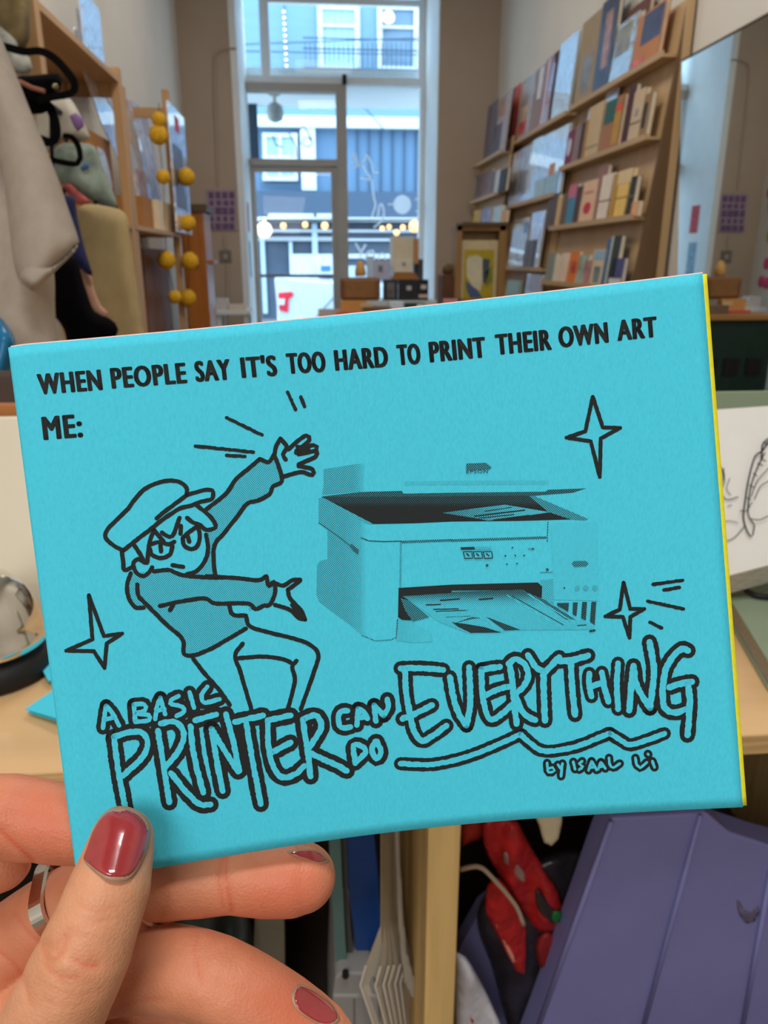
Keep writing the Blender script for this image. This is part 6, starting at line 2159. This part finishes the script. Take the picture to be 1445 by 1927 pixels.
MB().box(X0w, X1w, by_ - .05, by_ + .45, Z1w - .04, Z1w).build('bench_top', m_white, st2)
MB().box(X0w + .03, X1w - .03, by_, by_ + .42, .0, Z1w - .04).build('bench_body', m_wallb, st2)
WZ = Z1w


def wbox(name, r, Y, th, m, label, cat, kids=(), group=None, bevel=.003):
    X0, X1, Z0, Z1 = rectpx(*r, Y)
    t = thing(name, ((X0 + X1) / 2, Y + th / 2, Z0), label, cat, group)
    MB().box(X0, X1, Y, Y + th, Z0, Z1).build('body', m, t, bevel=bevel)
    for (nm, kr, kd, km) in kids:
        pbox(*kr, Y - kd, kd).build(nm, km, t)
    return t


wbox('book', (721, 526, 749, 567), by_, .04, cmat((64, 62, 64)), 'charcoal book with a grey figure standing on the window bench', 'book', [('picture', (729, 532, 742, 560), .003, cmat((120, 116, 116), 'art'))], GB)
wbox('book', (750, 526, 782, 567), by_, .04, cmat((46, 44, 50)), 'black book with a white flower on the window bench', 'book', [('picture', (765, 538, 774, 546), .003, cmat((206, 206, 206)))], GB)
wbox('book', (783, 526, 806, 567), by_, .04, cmat((40, 38, 46)), 'black book with a white splash at the end of the window bench', 'book', [('picture', (792, 536, 802, 544), .003, cmat((220, 214, 206))), ('picture', (788, 554, 804, 560), .003, cmat((226, 196, 176)))], GB)
rz_ = thing('display_riser', PY(765, 515, by_ + .1), 'cardboard box display riser in front of the shop window', 'box')
X0r, X1r, Z0r, Z1r = rectpx(740, 446, 778, 512, by_ + .1)
zb_r = rectpx(740, 446, 778, 526, by_ + .1)[2]
MB().box(X0r, X1r, by_ + .1, by_ + .22, zb_r, Z1r).build('cream_front', cmat((226, 216, 190)), rz_, bevel=.004)
MB().box(X1r, X1r + .045, by_ + .12, by_ + .3, zb_r + .12, Z1r - .01).build('orange_side', cmat((206, 150, 104)), rz_, bevel=.003)
MB().box(X0r - .02, X0r, by_ + .11, by_ + .2, zb_r + .1, Z1r).build('white_side', cmat((232, 232, 232)), rz_)
pbox(741, 488, 776, 512, by_ + .085, .012).build('label', cmat((236, 230, 210)), rz_)
pbox(757, 494, 763, 500, by_ + .08, .004).build('label_mark', cmat((150, 150, 140)), rz_)
MB().prism([PY(x, y, by_ + .06) for x, y in [(738, 526), (744, 513), (779, 513), (790, 526)]], (0, .2, 0)).build('kraft_base', m_card, rz_)
wbox('book', (703, 490, 735, 525), by_ + .12, .04, cmat((196, 200, 222)), 'pale lavender book in front of the shop window', 'book', [('picture', (712, 500, 720, 512), .003, cmat((120, 124, 140)))])
wbox('book', (779, 488, 796, 526), by_ + .24, .04, cmat((88, 96, 116)), 'slate book behind the cardboard display riser', 'book')
wbox('book', (690, 482, 704, 525), by_ + .2, .03, cmat((206, 222, 232)), 'narrow pale blue book at the door end of the window bench', 'book')

# framed print in a wooden crate box and its neighbours
fb = thing('wooden_crate_frame', PY(905, 500, TY + .1), 'upright wooden crate with a lid holding a yellow and blue print', 'crate')
FY = TY + .1
m_cr = wood('crate_brown', (146, 112, 68), 'z')
fm = MB()
for r in [(858, 424, 868, 572), (938, 424, 952, 572), (858, 424, 952, 434), (858, 562, 952, 572)]:
    pbox(*r, FY, .16, fm)
fm.build('crate_sides', m_cr, fb)
pbox(866, 432, 940, 566, FY + .12, .03).build('back_panel', cmat((176, 148, 104)), fb)
pbox(870, 418, 957, 424, FY - .03, .22).build('lid', m_kz, fb)
pbox(867, 452, 935, 564, FY + .03, .012).build('mount', cmat((206, 190, 150)), fb)
pr_ = pbox(873, 470, 928, 562, FY + .022, .008).build('print', cmat((176, 158, 30)), fb)
ORG[pr_.name] = ORG[fb.name]
for nm, q, c in [('pale_shape', [(878, 488), (884, 482), (898, 480), (908, 486), (910, 520), (904, 548), (890, 540), (878, 520)], (206, 202, 176)), ('slate_shape', [(908, 486), (922, 488), (920, 508), (914, 535), (908, 530)], (70, 84, 96)), ('blue_shape', [(876, 528), (886, 536), (898, 546), (908, 560), (884, 560), (878, 545)], (70, 92, 136)), ('olive_shape', [(914, 512), (926, 500), (926, 530), (914, 540)], (120, 128, 50))]:
    MB().prism([PY(x, y, FY + .019) for x, y in q], (0, .003, 0)).build(nm, cmat(c), pr_)
tbox('brown_box', (832, 517, 858, 580), TY + .16, .2, cmat((92, 56, 34)), 'dark red brown box beside the wooden crate', 'box')
cu = thing('plush', PY(845, 506, TY + .25), 'dark brown furry plush sitting on the dark red brown box', 'plush')
c_ = PY(845, 508, TY + .25)
b_ = MB().ball((c_.x, TY + .25, c_.z), .045, 18, 12, (1, .9, .85))
b_.v = [v + (v - Vector((c_.x, TY + .25, c_.z))) * .12 * noise.noise(v * 60) for v in b_.v]
b_.build('body', mat('brown_fur', (96, 74, 50), rough=.95, var=.3, scale=60, bump=.6), cu, smooth=True)
tbox('pink_zine_stack', (836, 563, 862, 580), TY + .02, .06, cmat((206, 150, 156)), 'pink zine stack below the dark red brown box', 'zines', bevel=.002)
# small table with papers by the window wall, far end
sd = thing('side_table', PY(430, 600, 6.3), 'small white side table with papers below the light switch', 'table')
X0, X1, Z0, Z1 = rectpx(402, 585, 470, 592, 6.3)
MB().box(X0, X1, 6.3, 6.7, Z0, Z1).build('table_top', m_white, sd)
for x in (X0 + .02, X1 - .05):
    for y in (6.33, 6.64):
        MB().box(x, x + .03, y, y + .03, 0, Z0).build('leg', m_white, sd)
wbox('white_box', (404, 562, 428, 584), 6.4, .12, cmat((206, 198, 196)), 'small off white box on the side table', 'box')
wbox('paper_pile', (430, 574, 462, 585), 6.36, .15, cmat((216, 200, 180)), 'pale pile of papers on the side table', 'papers', bevel=.002)
# notices on the inner side of the window jamb (seen in the mirror)
nt1 = thing('notice', (oX0 + .006, YB + .3, 1.6), 'red and blue paper notices on the side of the window jamb', 'notice')
MB().box(oX0 + .0045, oX0 + .0065, YB + .22, YB + .38, 1.50, 1.74).build('red_notice', mat('red_print', (196, 70, 74), rough=.7, var=.35, scale=30), nt1)
MB().box(oX0 + .0045, oX0 + .0065, YB + .20, YB + .36, 1.12, 1.42).build('blue_notice', mat('blue_print_paper', (140, 170, 190), rough=.7, var=.35, scale=30), nt1)
fl_ = thing('paper_flowers', (XL + .02, 6.6, 1.1), 'pink and yellow paper flowers pinned in the corner, seen in the mirror', 'paper flowers')
for i in range(16):
    y, z = 6.35 + .55 * random.random(), 1.0 + .85 * random.random()
    MB().lathe((XL + .004, y, z), [(.045, 0), (.05, .006), (.02, .016)], 10, axis=(1, 0, 0)).build('flower', cmat((216, 70, 120)) if i % 4 else cmat((206, 176, 60)), fl_)
